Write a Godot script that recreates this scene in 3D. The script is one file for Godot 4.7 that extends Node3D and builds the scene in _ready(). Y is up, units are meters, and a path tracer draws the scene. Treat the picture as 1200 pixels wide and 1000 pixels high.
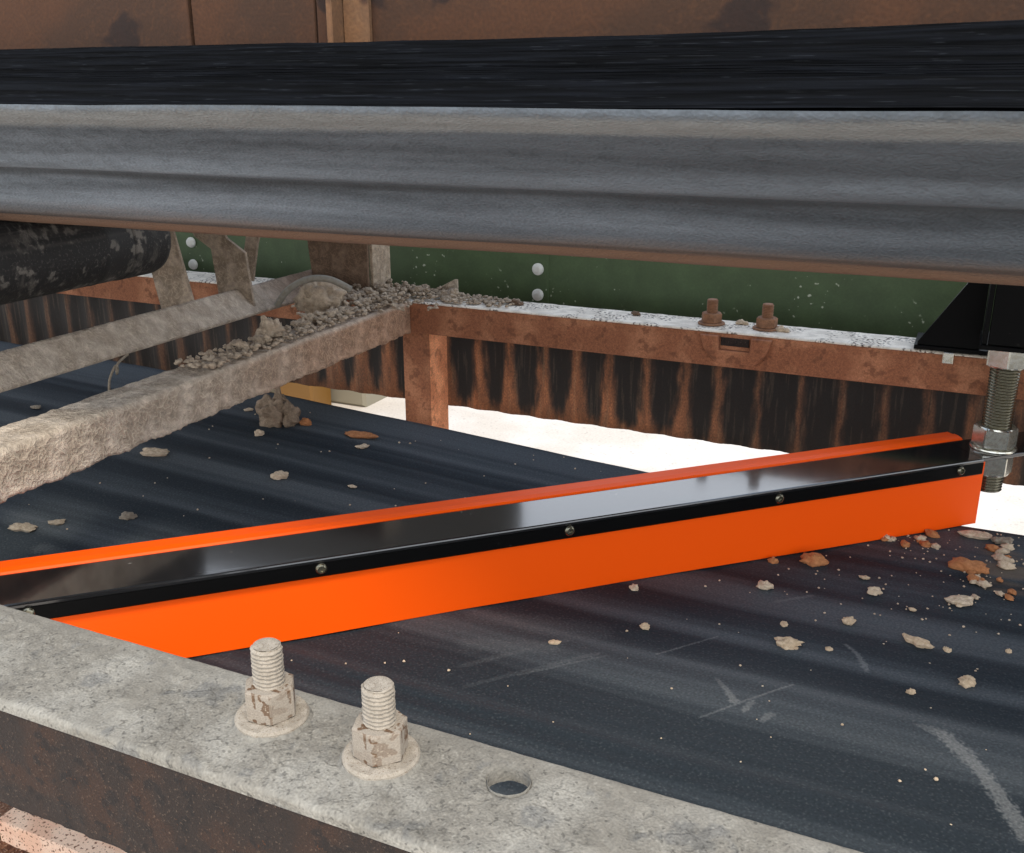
extends Node3D

var counts := {}
var M := {}
var mudn: FastNoiseLite
var mudf: FastNoiseLite
var mudc: FastNoiseLite
var rng := RandomNumberGenerator.new()

# ------------------------------------------------------------------ naming
func numbered(parent: Node, called: String) -> String:
	var k = str(parent.get_instance_id()) + "/" + called
	var n: int = counts.get(k, 0)
	counts[k] = n + 1
	return called if n == 0 else "%s_%03d" % [called, n]

func tag(o: Node, label: String, category: String, group := "", kind := "") -> Node:
	if label != "": o.set_meta("label", label)
	if category != "": o.set_meta("category", category)
	if group != "": o.set_meta("group", group)
	if kind != "": o.set_meta("kind", kind)
	return o

func base(called: String, at: Vector3, label: String, category: String, group := "") -> Node3D:
	var o := Node3D.new()
	o.name = numbered(self, called)
	add_child(o, true)
	o.position = at
	tag(o, label, category, group)
	return o

func build(st: SurfaceTool, called: String, m: Material, parent: Node = self, normals := true) -> MeshInstance3D:
	if normals: st.generate_normals()
	var o := MeshInstance3D.new()
	o.mesh = st.commit()
	o.material_override = m
	o.name = numbered(parent, called)
	parent.add_child(o, true)
	return o

# ------------------------------------------------------------------ mesh helpers
func begin() -> SurfaceTool:
	var s := SurfaceTool.new()
	s.begin(Mesh.PRIMITIVE_TRIANGLES)
	s.set_smooth_group(-1)
	s.set_color(Color.WHITE)
	return s

func tri(s: SurfaceTool, a: Vector3, b: Vector3, c: Vector3, n: Vector3) -> void:
	if (a - c).cross(a - b).dot(n) < 0.0:
		var t := b
		b = c
		c = t
	s.add_vertex(a); s.add_vertex(b); s.add_vertex(c)

func quad(s: SurfaceTool, a: Vector3, b: Vector3, c: Vector3, d: Vector3, n: Vector3) -> void:
	tri(s, a, b, c, n)
	tri(s, a, c, d, n)

# a grid of points, smooth; "want" is roughly the outward direction at the middle
func grid(s: SurfaceTool, P: PackedVector3Array, nr: int, nc: int, want: Vector3, cols := PackedColorArray(), uvs := PackedVector2Array(), mask := PackedByteArray(), group := 0) -> void:
	s.set_smooth_group(group)
	var mi := int(nr / 2) * nc + int(nc / 2)
	if mi + nc + 1 >= P.size(): mi = 0
	var n := (P[mi] - P[mi + nc + 1]).cross(P[mi] - P[mi + 1])
	var flip := n.dot(want) < 0.0
	var hc := cols.size() > 0
	var hu := uvs.size() > 0
	var hm := mask.size() > 0
	for r in nr - 1:
		for c in nc - 1:
			var i := r * nc + c
			if hm and mask[i] == 0: continue
			var q: PackedInt32Array = [i, i + 1, i + nc + 1, i, i + nc + 1, i + nc]
			if flip: q = [i, i + nc + 1, i + 1, i, i + nc, i + nc + 1]
			for k in q:
				if hc: s.set_color(cols[k])
				if hu: s.set_uv(uvs[k])
				s.add_vertex(P[k])
	s.set_smooth_group(-1)
	s.set_color(Color.WHITE)

func inset(p: PackedVector2Array, d: float) -> PackedVector2Array:
	var o := PackedVector2Array()
	var n := p.size()
	for i in n:
		var a := (p[i] - p[(i + n - 1) % n]).normalized()
		var b := (p[(i + 1) % n] - p[i]).normalized()
		var na := Vector2(-a.y, a.x)
		var nb := Vector2(-b.y, b.x)
		var m := na + nb
		o.append(p[i] + m * (d / maxf(0.35, m.dot(na))))
	return o

# polygon in the frame's XY pushed along its Z, edges chamfered by ch
func extr(s: SurfaceTool, poly: PackedVector2Array, f: Transform3D, depth: float, ch := 0.0) -> void:
	var p := poly.duplicate()
	if Geometry2D.is_polygon_clockwise(p): p.reverse()
	var rings := []
	if ch > 0.0:
		var q := inset(p, ch)
		rings = [[q, 0.0], [p, ch], [p, depth - ch], [q, depth]]
	else:
		rings = [[p, 0.0], [p, depth]]
	var n := p.size()
	for k in rings.size() - 1:
		var A: PackedVector2Array = rings[k][0]
		var B: PackedVector2Array = rings[k + 1][0]
		for i in n:
			var j := (i + 1) % n
			var e := (p[j] - p[i]).normalized()
			var nn := f.basis * Vector3(e.y, -e.x, 0)
			quad(s, f * Vector3(A[i].x, A[i].y, rings[k][1]), f * Vector3(A[j].x, A[j].y, rings[k][1]), f * Vector3(B[j].x, B[j].y, rings[k + 1][1]), f * Vector3(B[i].x, B[i].y, rings[k + 1][1]), nn)
	var cap: PackedVector2Array = rings[0][0]
	var t := Geometry2D.triangulate_polygon(cap)
	for i in range(0, t.size(), 3):
		for z in [0.0, depth]:
			var nz := f.basis * Vector3(0, 0, -1.0 if z == 0.0 else 1.0)
			tri(s, f * Vector3(cap[t[i]].x, cap[t[i]].y, z), f * Vector3(cap[t[i + 1]].x, cap[t[i + 1]].y, z), f * Vector3(cap[t[i + 2]].x, cap[t[i + 2]].y, z), nz)

func box(s: SurfaceTool, lo: Vector3, hi: Vector3, ch := 0.001, f := Transform3D()) -> void:
	var p: PackedVector2Array = [Vector2(lo.x, lo.y), Vector2(hi.x, lo.y), Vector2(hi.x, hi.y), Vector2(lo.x, hi.y)]
	extr(s, p, f * Transform3D(Basis(), Vector3(0, 0, lo.z)), hi.z - lo.z, ch)

# (radius, height) profile turned about the frame's Y; each strip its own smooth group when hard
func lathe(s: SurfaceTool, prof: Array, seg: int, f: Transform3D, rf = null, hard := true) -> void:
	for k in prof.size() - 1:
		var P := PackedVector3Array()
		for q in [prof[k], prof[k + 1]]:
			for i in seg + 1:
				var th := TAU * i / seg
				var r: float = q.x
				if rf != null: r = rf.call(th, q)
				P.append(f * Vector3(cos(th) * r, q.y, sin(th) * r))
		var dr: float = prof[k + 1].x - prof[k].x
		var dy: float = prof[k + 1].y - prof[k].y
		var th2 := TAU * (int(seg / 2.0) + 0.5) / seg
		var want := f.basis * (Vector3(cos(th2) * dy, -dr, sin(th2) * dy))
		# grid() looks at row 1 col seg/2; use the first row instead
		var n := (P[int(seg / 2.0)] - P[int(seg / 2.0) + seg + 2]).cross(P[int(seg / 2.0)] - P[int(seg / 2.0) + 1])
		var flip := n.dot(want) < 0.0
		s.set_smooth_group(k + 1 if hard else 1)
		for i in seg:
			var a := P[i]
			var b := P[i + 1]
			var c := P[i + seg + 2]
			var d := P[i + seg + 1]
			for v in ([a, c, b, a, d, c] if flip else [a, b, c, a, c, d]): s.add_vertex(v)
	s.set_smooth_group(-1)

func hex_nut(s: SurfaceTool, af: float, h: float, f: Transform3D, bore := 0.0, turn := 0.0) -> void:
	var rc := af * 0.5 / cos(PI / 6)
	var ch := 0.16 * af * 0.5
	var rf := func(th: float, q: Vector2) -> float:
		var a := fposmod(th + turn, PI / 3) - PI / 6
		return minf(af * 0.5 / cos(a), q.x) if q.x > af * 0.3 else q.x
	var prof := [Vector2(bore, 0.0), Vector2(af * 0.49, 0.0), Vector2(rc, ch * 0.55), Vector2(rc, h - ch * 0.55), Vector2(af * 0.49, h), Vector2(bore, h)]
	lathe_flat_sides(s, prof, 72, f, rf)

func lathe_flat_sides(s: SurfaceTool, prof: Array, seg: int, f: Transform3D, rf: Callable) -> void:
	for k in prof.size() - 1:
		for i in seg:
			var a := TAU * i / seg
			var b := TAU * (i + 1) / seg
			var p: Vector2 = prof[k]
			var q: Vector2 = prof[k + 1]
			var r := [rf.call(a, p), rf.call(b, p), rf.call(b, q), rf.call(a, q)]
			var m := (a + b) * 0.5
			var n := f.basis * Vector3(cos(m) * (q.y - p.y), p.x - q.x, sin(m) * (q.y - p.y))
			quad(s, f * Vector3(cos(a) * r[0], p.y, sin(a) * r[0]), f * Vector3(cos(b) * r[1], p.y, sin(b) * r[1]), f * Vector3(cos(b) * r[2], q.y, sin(b) * r[2]), f * Vector3(cos(a) * r[3], q.y, sin(a) * r[3]), n)

func thread(s: SurfaceTool, r: float, pitch: float, depth: float, y0: float, y1: float, f: Transform3D, wear := 0.0, seg := 40) -> void:
	var per := 8
	var nr := int((y1 - y0) / pitch * per) + 1
	var P := PackedVector3Array()
	for j in nr + 1:
		var y := y0 + (y1 - y0) * j / nr
		for i in seg + 1:
			var th := TAU * (i % seg) / seg
			var ph := fposmod(y / pitch - th / TAU, 1.0)
			var d := absf(ph * 2 - 1)
			d = clampf(d * 1.5 - 0.25, 0, 1)
			var rr := r - depth * d
			var e := Vector3(cos(th) * rr, y, sin(th) * rr)
			if wear > 0: rr += wear * mudf.get_noise_3dv((f * e) * 3.0)
			rr *= 1.0 - 0.12 * clampf((y - (y1 - 0.0018)) / 0.0018, 0, 1)
			P.append(f * Vector3(cos(th) * rr, y, sin(th) * rr))
	var th3 := TAU * (int((seg + 1) / 2.0) + 0.5) / seg
	grid(s, P, nr + 1, seg + 1, f.basis * Vector3(cos(th3), 0, sin(th3)))
	# end caps
	for y in [y0, y1]:
		var rr2 := r * (0.88 if y == y1 else 1.0) - depth * 0.4
		for i in seg:
			var a := TAU * i / seg
			var b := TAU * (i + 1) / seg
			tri(s, f * Vector3(0, y, 0), f * Vector3(cos(a) * rr2, y, sin(a) * rr2), f * Vector3(cos(b) * rr2, y, sin(b) * rr2), f.basis * Vector3(0, -1 if y == y0 else 1, 0))

func clod(s: SurfaceTool, c: Vector3, rad: Vector3, seed_: int, rough := 0.35, seg := 16, turn := 0.0, lay := 0.5) -> void:
	var nl := int(seg * 0.6) + 1
	var P := PackedVector3Array()
	var off := Vector3(seed_ * 3.17, seed_ * 1.31, seed_ * 7.7)
	for j in nl + 1:
		var ph := PI * j / nl - PI / 2
		for i in seg + 1:
			var th := TAU * (i % seg) / seg
			var e := Vector3(cos(ph) * cos(th), sin(ph), cos(ph) * sin(th))
			var d := 1.0 + rough * (mudn.get_noise_3dv(e * 0.035 + off) * 1.2 + mudf.get_noise_3dv(e * 0.02 + off) * 0.7)
			var p := e * d
			p.y = maxf(p.y, -lay)
			p = Vector3(p.x * rad.x, p.y * rad.y, p.z * rad.z).rotated(Vector3.UP, turn)
			P.append(c + p + Vector3(0, lay * rad.y, 0))
	var th3 := TAU * (int((seg + 1) / 2.0) + 0.5) / seg
	grid(s, P, nl + 1, seg + 1, Vector3(cos(th3), 0, sin(th3)).rotated(Vector3.UP, turn))

# thin broken flake with a ragged outline
func flake(s: SurfaceTool, c: Vector3, rx: float, rz: float, th: float, seed_: int, turn := 0.0, curl := 0.0) -> void:
	var n := 26
	var nr := 5
	var P := PackedVector3Array()
	for j in range(0, nr * 2 + 1):
		var k: float = float(j) / nr if j <= nr else float(nr * 2 - j) / nr
		for i in n + 1:
			var a := TAU * (i % n) / n
			var e := Vector2(cos(a), sin(a))
			var r := k * (1.0 + 0.45 * mudn.get_noise_3d(e.x * 0.03 + seed_ * 2.3, e.y * 0.03, seed_) + 0.35 * mudf.get_noise_3d(e.x * 0.015 + seed_, e.y * 0.015, seed_))
			var p := Vector3(e.x * r * rx, 0, e.y * r * rz)
			var up := th * (1.0 - 0.35 * k * k) + th * 0.35 * mudf.get_noise_3d(p.x + seed_, p.z, 0) + curl * k * k
			if j > nr: up = curl * k * k * 0.9
			p.y = maxf(up, 0.0)
			P.append(c + p.rotated(Vector3.UP, turn))
	s.set_smooth_group(-1)
	var ncol := n + 1
	for j in nr * 2:
		for i in n:
			var q := j * ncol + i
			var nn := Vector3(0, 1, 0) if j < nr else Vector3(0, -1, 0)
			tri(s, P[q], P[q + 1], P[q + ncol + 1], nn)
			tri(s, P[q], P[q + ncol + 1], P[q + ncol], nn)

func tube(s: SurfaceTool, path: PackedVector3Array, r: float, seg := 10) -> void:
	var P := PackedVector3Array()
	for i in path.size():
		var t := (path[mini(i + 1, path.size() - 1)] - path[maxi(i - 1, 0)]).normalized()
		var u := t.cross(Vector3(0.31, 0.8, 0.5)).normalized()
		var v := t.cross(u)
		for k in seg + 1:
			var a := TAU * (k % seg) / seg
			P.append(path[i] + (u * cos(a) + v * sin(a)) * r)
	var mid := int(path.size() / 2.0)
	grid(s, P, path.size(), seg + 1, P[mid * (seg + 1) + int((seg + 1) / 2.0)] - path[mid])

func spline(pts: Array, n := 10) -> PackedVector3Array:
	var c := Curve3D.new()
	for i in pts.size():
		var t: Vector3 = (pts[mini(i + 1, pts.size() - 1)] - pts[maxi(i - 1, 0)]) / 6.0
		c.add_point(pts[i], -t, t)
	var o := PackedVector3Array()
	for i in pts.size() - 1:
		for k in n: o.append(c.sample(i, float(k) / n))
	o.append(pts[-1])
	return o

# ------------------------------------------------------------------ textures
func N(seed_: int, freq: float, oct: int, size: int, kind := "fbm") -> PackedByteArray:
	var n := FastNoiseLite.new()
	n.seed = seed_
	n.frequency = freq
	n.fractal_octaves = oct
	n.noise_type = FastNoiseLite.TYPE_SIMPLEX_SMOOTH
	n.fractal_type = FastNoiseLite.FRACTAL_FBM if oct > 1 else FastNoiseLite.FRACTAL_NONE
	if kind == "ridge": n.fractal_type = FastNoiseLite.FRACTAL_RIDGED
	if kind == "cell" or kind == "crack":
		n.noise_type = FastNoiseLite.TYPE_CELLULAR
		n.fractal_type = FastNoiseLite.FRACTAL_NONE
		n.cellular_return_type = FastNoiseLite.RETURN_CELL_VALUE if kind == "cell" else FastNoiseLite.RETURN_DISTANCE2_SUB
		n.domain_warp_enabled = true
		n.domain_warp_amplitude = 0.35 / freq
		n.domain_warp_frequency = freq * 1.7
	var im := n.get_seamless_image(size, size, false, false, 0.15, true)
	im.convert(Image.FORMAT_L8)
	return im.get_data()

# f(i) gives colour, with the height in alpha
func paint(w: int, h: int, f: Callable, bump := true) -> Array:
	var d := PackedByteArray()
	d.resize(w * h * 3)
	var e := PackedByteArray()
	e.resize(w * h)
	for i in w * h:
		var c: Color = f.call(i)
		d[i * 3] = clampi(int(c.r * 255.0), 0, 255)
		d[i * 3 + 1] = clampi(int(c.g * 255.0), 0, 255)
		d[i * 3 + 2] = clampi(int(c.b * 255.0), 0, 255)
		e[i] = clampi(int(c.a * 255.0), 0, 255)
	var t := ImageTexture.create_from_image(Image.create_from_data(w, h, false, Image.FORMAT_RGB8, d))
	var ht = null
	if bump: ht = ImageTexture.create_from_image(Image.create_from_data(w, h, false, Image.FORMAT_L8, e))
	return [t, ht]

func mat(tex, rough := 0.9, tile := 0.0, bump := 0.0, metal := 0.0, col := Color.WHITE) -> StandardMaterial3D:
	var m := StandardMaterial3D.new()
	m.albedo_color = col
	m.roughness = rough
	m.metallic = metal
	m.vertex_color_use_as_albedo = true
	if tex != null:
		m.albedo_texture = tex[0]
		if bump > 0.0 and tex[1] != null:
			m.heightmap_enabled = true
			m.heightmap_texture = tex[1]
			m.heightmap_scale = bump
		if tile > 0.0:
			m.uv1_triplanar = true
			m.uv1_scale = Vector3.ONE / tile
	return m

func sm(a: float, b: float, x: float) -> float:
	var t := clampf((x - a) / (b - a), 0.0, 1.0)
	return t * t * (3.0 - 2.0 * t)

func make_materials() -> void:
	var S := 640
	var big := N(1, 0.006, 5, S)
	var mid := N(2, 0.02, 4, S)
	var fine := N(3, 0.22, 3, S)
	var cell := N(4, 0.035, 1, S, "cell")
	var crack := N(5, 0.035, 1, S, "crack")
	var spot := N(6, 0.09, 2, S)
	var cell2 := N(7, 0.09, 1, S, "cell")
	var rid := N(8, 0.03, 4, S, "ridge")
	var big2 := N(9, 0.009, 4, S)
	# grey cement crust on the near stringer
	var t = paint(S, S, func(i: int) -> Color:
		var a := big[i] / 255.0
		var c := Color(0.60, 0.585, 0.555).lerp(Color(0.70, 0.69, 0.665), sm(0.25, 0.75, a))
		var fl := sm(0.45, 0.62, mid[i] / 255.0)
		var k := 1.0 + (cell[i] / 255.0 - 0.5) * 0.16 * fl + (fine[i] / 255.0 - 0.5) * 0.30 + (cell2[i] / 255.0 - 0.5) * 0.06
		var cr := (1.0 - sm(0.02, 0.10, crack[i] / 255.0)) * fl
		k *= 1.0 - 0.10 * cr
		var bl := sm(0.66, 0.76, big2[i] / 255.0) * sm(0.35, 0.6, mid[i] / 255.0)
		c = c.lerp(Color(0.44, 0.45, 0.465), bl * 0.4)
		var sp := sm(0.70, 0.80, spot[i] / 255.0)
		c = c.lerp(Color(0.74, 0.73, 0.70), sp * 0.6)
		if spot[i] < 62: k *= 0.75
		return Color(c.r * k, c.g * k, c.b * k, 0.35 * cell[i] / 255.0 * fl + 0.3 * fine[i] / 255.0 + 0.3 * mid[i] / 255.0 - 0.25 * cr + 0.1))
	M.crust = mat(t, 0.93, 0.30, 0.16, 0.0, Color(0.83, 0.82, 0.795))
	# beige mud on cross members
	t = paint(S, S, func(i: int) -> Color:
		var a := big[i] / 255.0
		var c := Color(0.63, 0.585, 0.53).lerp(Color(0.75, 0.71, 0.66), sm(0.3, 0.7, a))
		var sp := sm(0.62, 0.75, rid[i] / 255.0)
		c = c.lerp(Color(0.82, 0.78, 0.71), sp * 0.55)
		var k := 1.0 + (fine[i] / 255.0 - 0.5) * 0.28 + (mid[i] / 255.0 - 0.5) * 0.3
		return Color(c.r * k, c.g * k, c.b * k, 0.5 * rid[i] / 255.0 + 0.25 * fine[i] / 255.0 + 0.25 * mid[i] / 255.0))
	M.mud = mat(t, 0.95, 0.20, 0.5, 0.0, Color(0.98, 0.96, 0.935))
	M.mud_brown = mat(t, 0.95, 0.20, 0.3, 0.0, Color(0.62, 0.54, 0.48))
	M.plate_mud = mat(t, 0.95, 0.20, 0.2, 0.0, Color(0.78, 0.74, 0.70))
	M.clod = mat(t, 0.95, 0.10, 0.25, 0.0, Color(0.80, 0.74, 0.68))
	M.rubble = mat(t, 0.95, 0.12, 0.2, 0.0, Color(0.90, 0.86, 0.81))
	# dark rust with pale and orange specks
	t = paint(S, S, func(i: int) -> Color:
		var a := sm(0.3, 0.7, big[i] / 255.0)
		var c := Color(0.22, 0.175, 0.145).lerp(Color(0.31, 0.21, 0.145), a * 0.75)
		c = c.lerp(Color(0.13, 0.105, 0.095), sm(0.55, 0.75, mid[i] / 255.0) * 0.7)
		var sp := sm(0.66, 0.76, spot[i] / 255.0) * sm(0.4, 0.6, fine[i] / 255.0)
		var orange := sm(0.60, 0.68, big2[i] / 255.0) * sm(0.5, 0.6, mid[i] / 255.0)
		c = c.lerp(Color(0.62, 0.56, 0.48).lerp(Color(0.66, 0.36, 0.12), orange), sp * 0.5)
		var k := 1.0 + (fine[i] / 255.0 - 0.5) * 0.6
		return Color(c.r * k, c.g * k, c.b * k, 0.4 * mid[i] / 255.0 + 0.3 * spot[i] / 255.0 + 0.3 * fine[i] / 255.0))
	M.dark_rust = mat(t, 0.85, 0.20, 0.15, 0.0, Color(0.72, 0.69, 0.68))
	# orange brown rust of the far steel
	t = paint(S, S, func(i: int) -> Color:
		var a := sm(0.3, 0.7, big[i] / 255.0)
		var c := Color(0.57, 0.37, 0.26).lerp(Color(0.67, 0.46, 0.335), a)
		c = c.lerp(Color(0.42, 0.27, 0.19), sm(0.60, 0.78, mid[i] / 255.0) * 0.55)
		var k := 1.0 + (fine[i] / 255.0 - 0.5) * 0.30 + (spot[i] / 255.0 - 0.5) * 0.22
		return Color(c.r * k, c.g * k, c.b * k, 0.5 * mid[i] / 255.0 + 0.25 * spot[i] / 255.0 + 0.25 * fine[i] / 255.0))
	M.rust = mat(t, 0.9, 0.34, 0.12)
	M.rust_lit = mat(t, 0.9, 0.34, 0.12, 0.0, Color(1.42, 1.40, 1.36))  # brighter copy of the rust, light on the post side put into the colour
	M.old_bolt = mat(t, 0.85, 0.34, 0.12, 0.0, Color(0.90, 0.98, 1.0))
	# chute plates: brown with stains
	t = paint(S, S, func(i: int) -> Color:
		var c := Color(0.335, 0.25, 0.175).lerp(Color(0.40, 0.285, 0.18), sm(0.3, 0.7, big[i] / 255.0))
		c = c.lerp(Color(0.15, 0.085, 0.055), sm(0.70, 0.80, big2[i] / 255.0) * 0.7)
		c = c.lerp(Color(0.48, 0.36, 0.24), sm(0.74, 0.84, rid[i] / 255.0) * 0.25)
		var k := 1.0 + (fine[i] / 255.0 - 0.5) * 0.22
		return Color(c.r * k, c.g * k, c.b * k, 0.5 * mid[i] / 255.0 + 0.3 * fine[i] / 255.0))
	M.chute = mat(t, 0.85, 0.50, 0.06, 0.0, Color(0.70, 0.60, 0.50))
	M.stiffener = mat(t, 0.85, 0.50, 0.06, 0.0, Color(1.12, 1.10, 1.10))
	# white dust on the far flange with dark bare specks
	t = paint(S, S, func(i: int) -> Color:
		var c := Color(0.86, 0.855, 0.84).lerp(Color(0.78, 0.77, 0.75), sm(0.3, 0.7, mid[i] / 255.0))
		var dk := sm(0.60, 0.66, spot[i] / 255.0) * sm(0.42, 0.58, big2[i] / 255.0)
		c = c.lerp(Color(0.24, 0.21, 0.19), dk * 0.9)
		var k := 1.0 + (fine[i] / 255.0 - 0.5) * 0.12
		return Color(c.r * k, c.g * k, c.b * k, 0.5 * mid[i] / 255.0 - 0.4 * dk + 0.4))
	M.white_dust = mat(t, 0.75, 0.40, 0.10, 0.0, Color(1.06, 1.02, 0.96))
	# roller: black rubber with dried grey slurry
	t = paint(S, S, func(i: int) -> Color:
		var g := sm(0.50, 0.66, big2[i] / 255.0) * sm(0.38, 0.62, mid[i] / 255.0)
		g = clampf(g + sm(0.68, 0.76, spot[i] / 255.0) * 0.45, 0, 1)
		var c := Color(0.07, 0.068, 0.068).lerp(Color(0.47, 0.45, 0.42), g * 0.85)
		var k := 1.0 + (fine[i] / 255.0 - 0.5) * 0.4
		return Color(c.r * k, c.g * k, c.b * k, 0.6 * g + 0.2 * fine[i] / 255.0))
	M.roller = mat(t, 0.7, 0.30, 0.12)
	# nuts half buried in cement: crust with bare brown faces
	t = paint(512, 512, func(i: int) -> Color:
		var j := (i >> 9) * S + (i & 511)
		var b := sm(0.56, 0.62, mid[j] / 255.0)
		var c := Color(0.68, 0.645, 0.60).lerp(Color(0.40, 0.29, 0.20), b * 0.85)
		c = c.lerp(Color(0.72, 0.67, 0.60), sm(0.68, 0.76, spot[j] / 255.0) * b)
		var k := 1.0 + (fine[j] / 255.0 - 0.5) * 0.3
		return Color(c.r * k, c.g * k, c.b * k, 0.5 - 0.4 * b + 0.4 * fine[j] / 255.0))
	M.crusted_nut = mat(t, 0.92, 0.14, 0.06, 0.0, Color(0.90, 0.885, 0.86))
	t = paint(512, 512, func(i: int) -> Color:
		var j := (i >> 9) * S + (i & 511)
		var c := Color(0.66, 0.63, 0.585).lerp(Color(0.74, 0.71, 0.665), sm(0.3, 0.7, mid[j] / 255.0))
		c = c.lerp(Color(0.45, 0.38, 0.31), sm(0.72, 0.80, spot[j] / 255.0) * 0.6)
		var k := 1.0 + (fine[j] / 255.0 - 0.5) * 0.3
		return Color(c.r * k, c.g * k, c.b * k, 0.4 * spot[j] / 255.0 + 0.5 * fine[j] / 255.0))
	M.crusted_thread = mat(t, 0.92, 0.10, 0.05, 0.0, Color(0.90, 0.885, 0.86))
	# chips
	t = paint(512, 512, func(i: int) -> Color:
		var j := (i >> 9) * S + (i & 511)
		var c := Color(0.74, 0.655, 0.55).lerp(Color(0.84, 0.765, 0.66), sm(0.35, 0.65, mid[j] / 255.0))
		var k := 1.0 + (fine[j] / 255.0 - 0.5) * 0.4
		return Color(c.r * k, c.g * k, c.b * k, 0.5 * spot[j] / 255.0 + 0.4 * fine[j] / 255.0))
	M.chip_tan = mat(t, 0.95, 0.06, 0.06)
	M.chip_orange = mat(t, 0.95, 0.06, 0.06, 0.0, Color(0.88, 0.66, 0.50))
	M.chip_pale = mat(t, 0.95, 0.06, 0.06, 0.0, Color(1.0, 0.98, 0.95))
	M.chip_grey = mat(t, 0.95, 0.06, 0.06, 0.0, Color(0.72, 0.74, 0.76))
	# green painted sheet with splashes of white
	t = paint(S, S, func(i: int) -> Color:
		var c := Color(0.275, 0.355, 0.235).lerp(Color(0.305, 0.39, 0.26), big[i] / 255.0)
		c = c.lerp(Color(0.42, 0.50, 0.38), sm(0.7, 0.8, rid[i] / 255.0) * 0.06)
		c = c * (1.0 + (fine[i] / 255.0 - 0.5) * 0.12 + (mid[i] / 255.0 - 0.5) * 0.14)
		var w := sm(0.80, 0.83, spot[i] / 255.0) * sm(0.50, 0.64, big2[i] / 255.0)
		c = c.lerp(Color(0.75, 0.78, 0.72), w)
		return Color(c.r, c.g, c.b, 0.5 + 0.3 * w))
	M.green = mat(t, 0.55, 0.75, 0.02)
	# ground
	t = paint(S, S, func(i: int) -> Color:
		var c := Color(0.785, 0.745, 0.695).lerp(Color(0.82, 0.785, 0.745), sm(0.3, 0.7, big[i] / 255.0))
		var k := 1.0 + (fine[i] / 255.0 - 0.5) * 0.10
		if spot[i] > 205: k *= 0.9
		return Color(c.r * k, c.g * k, c.b * k, 0.5 * mid[i] / 255.0 + 0.3 * fine[i] / 255.0))
	M.ground = mat(t, 0.95, 1.6, 0.2)
	t = paint(S, S, func(i: int) -> Color:
		var c := Color(0.34, 0.21, 0.145).lerp(Color(0.52, 0.36, 0.26), sm(0.3, 0.7, mid[i] / 255.0))
		c = c.lerp(Color(0.70, 0.60, 0.50), sm(0.66, 0.74, spot[i] / 255.0) * 0.7)
		var k := 1.0 + (fine[i] / 255.0 - 0.5) * 0.5
		return Color(c.r * k, c.g * k, c.b * k, 0.5 * spot[i] / 255.0 + 0.4 * mid[i] / 255.0))
	M.soil = mat(t, 0.95, 0.5, 0.8)
	t = paint(512, 512, func(i: int) -> Color:
		var j := (i >> 9) * S + (i & 511)
		var c := Color(0.93, 0.75, 0.63).lerp(Color(0.97, 0.83, 0.72), sm(0.3, 0.7, big[j] / 255.0))
		var ch := sm(0.70, 0.76, spot[j] / 255.0)
		c = c.lerp(Color(0.42, 0.25, 0.17), ch * 0.85)
		var k := 1.0 + (fine[j] / 255.0 - 0.5) * 0.14
		return Color(c.r * k, c.g * k, c.b * k, 0.6 - 0.5 * ch + 0.2 * fine[j] / 255.0))
	M.pink = mat(t, 0.9, 0.35, 0.15)
	# black gloss paint, orange urethane, zinc
	t = paint(512, 512, func(i: int) -> Color:
		var j := (i >> 9) * S + (i & 511)
		var w := sm(0.82, 0.86, spot[j] / 255.0) * sm(0.55, 0.7, mid[j] / 255.0)
		var c := Color(0.105, 0.105, 0.107).lerp(Color(0.5, 0.48, 0.45), w * 0.8)
		return Color(c.r, c.g, c.b, 0.5 * big[j] / 255.0))
	M.black = mat(t, 0.13, 0.55, 0.02)
	M.black.metallic_specular = 0.9
	M.black.clearcoat_enabled = true
	M.black.clearcoat = 0.4
	M.black.clearcoat_roughness = 0.08
	M.orange = mat(null, 0.45, 0.0, 0.0, 0.0, Color(0.995, 0.345, 0.006))
	M.orange.metallic_specular = 0.3
	M.black_dull = mat(t, 0.45, 0.55, 0.02, 0.0, Color(0.5, 0.5, 0.5))
	M.black_dull.metallic_specular = 0.2
	t = paint(512, 512, func(i: int) -> Color:
		var j := (i >> 9) * S + (i & 511)
		var c := Color(0.74, 0.735, 0.70).lerp(Color(0.68, 0.665, 0.61), sm(0.4, 0.65, mid[j] / 255.0))
		return Color(c.r, c.g, c.b, 0.5))
	M.zinc = mat(t, 0.24, 0.08, 0.0, 0.9, Color(1.12, 1.12, 1.12))
	M.zinc_dark = mat(t, 0.26, 0.08, 0.0, 0.92, Color(0.72, 0.71, 0.66))
	M.white_cap = mat(null, 0.5, 0.0, 0.0, 0.0, Color(0.86, 0.87, 0.85))
	M.yellow = mat(null, 0.5, 0.0, 0.0, 0.0, Color(0.44, 0.30, 0.08))
	M.beige = mat(null, 0.9, 0.0, 0.0, 0.0, Color(0.52, 0.49, 0.42))
	M.grey_sheet = mat(null, 0.8, 0.0, 0.0, 0.0, Color(0.42, 0.42, 0.41))
	M.dark = mat(null, 0.6, 0.0, 0.0, 0.0, Color(0.10, 0.095, 0.09))
	M.fabric = mat(t, 0.95, 0.1, 0.0, 0.0, Color(0.68, 0.66, 0.64))
	# black worn rubber of the skirt and belt edge: fine drawn lines along x
	var l1 := FastNoiseLite.new()
	l1.seed = 21
	l1.frequency = 0.05
	l1.fractal_octaves = 4
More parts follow.
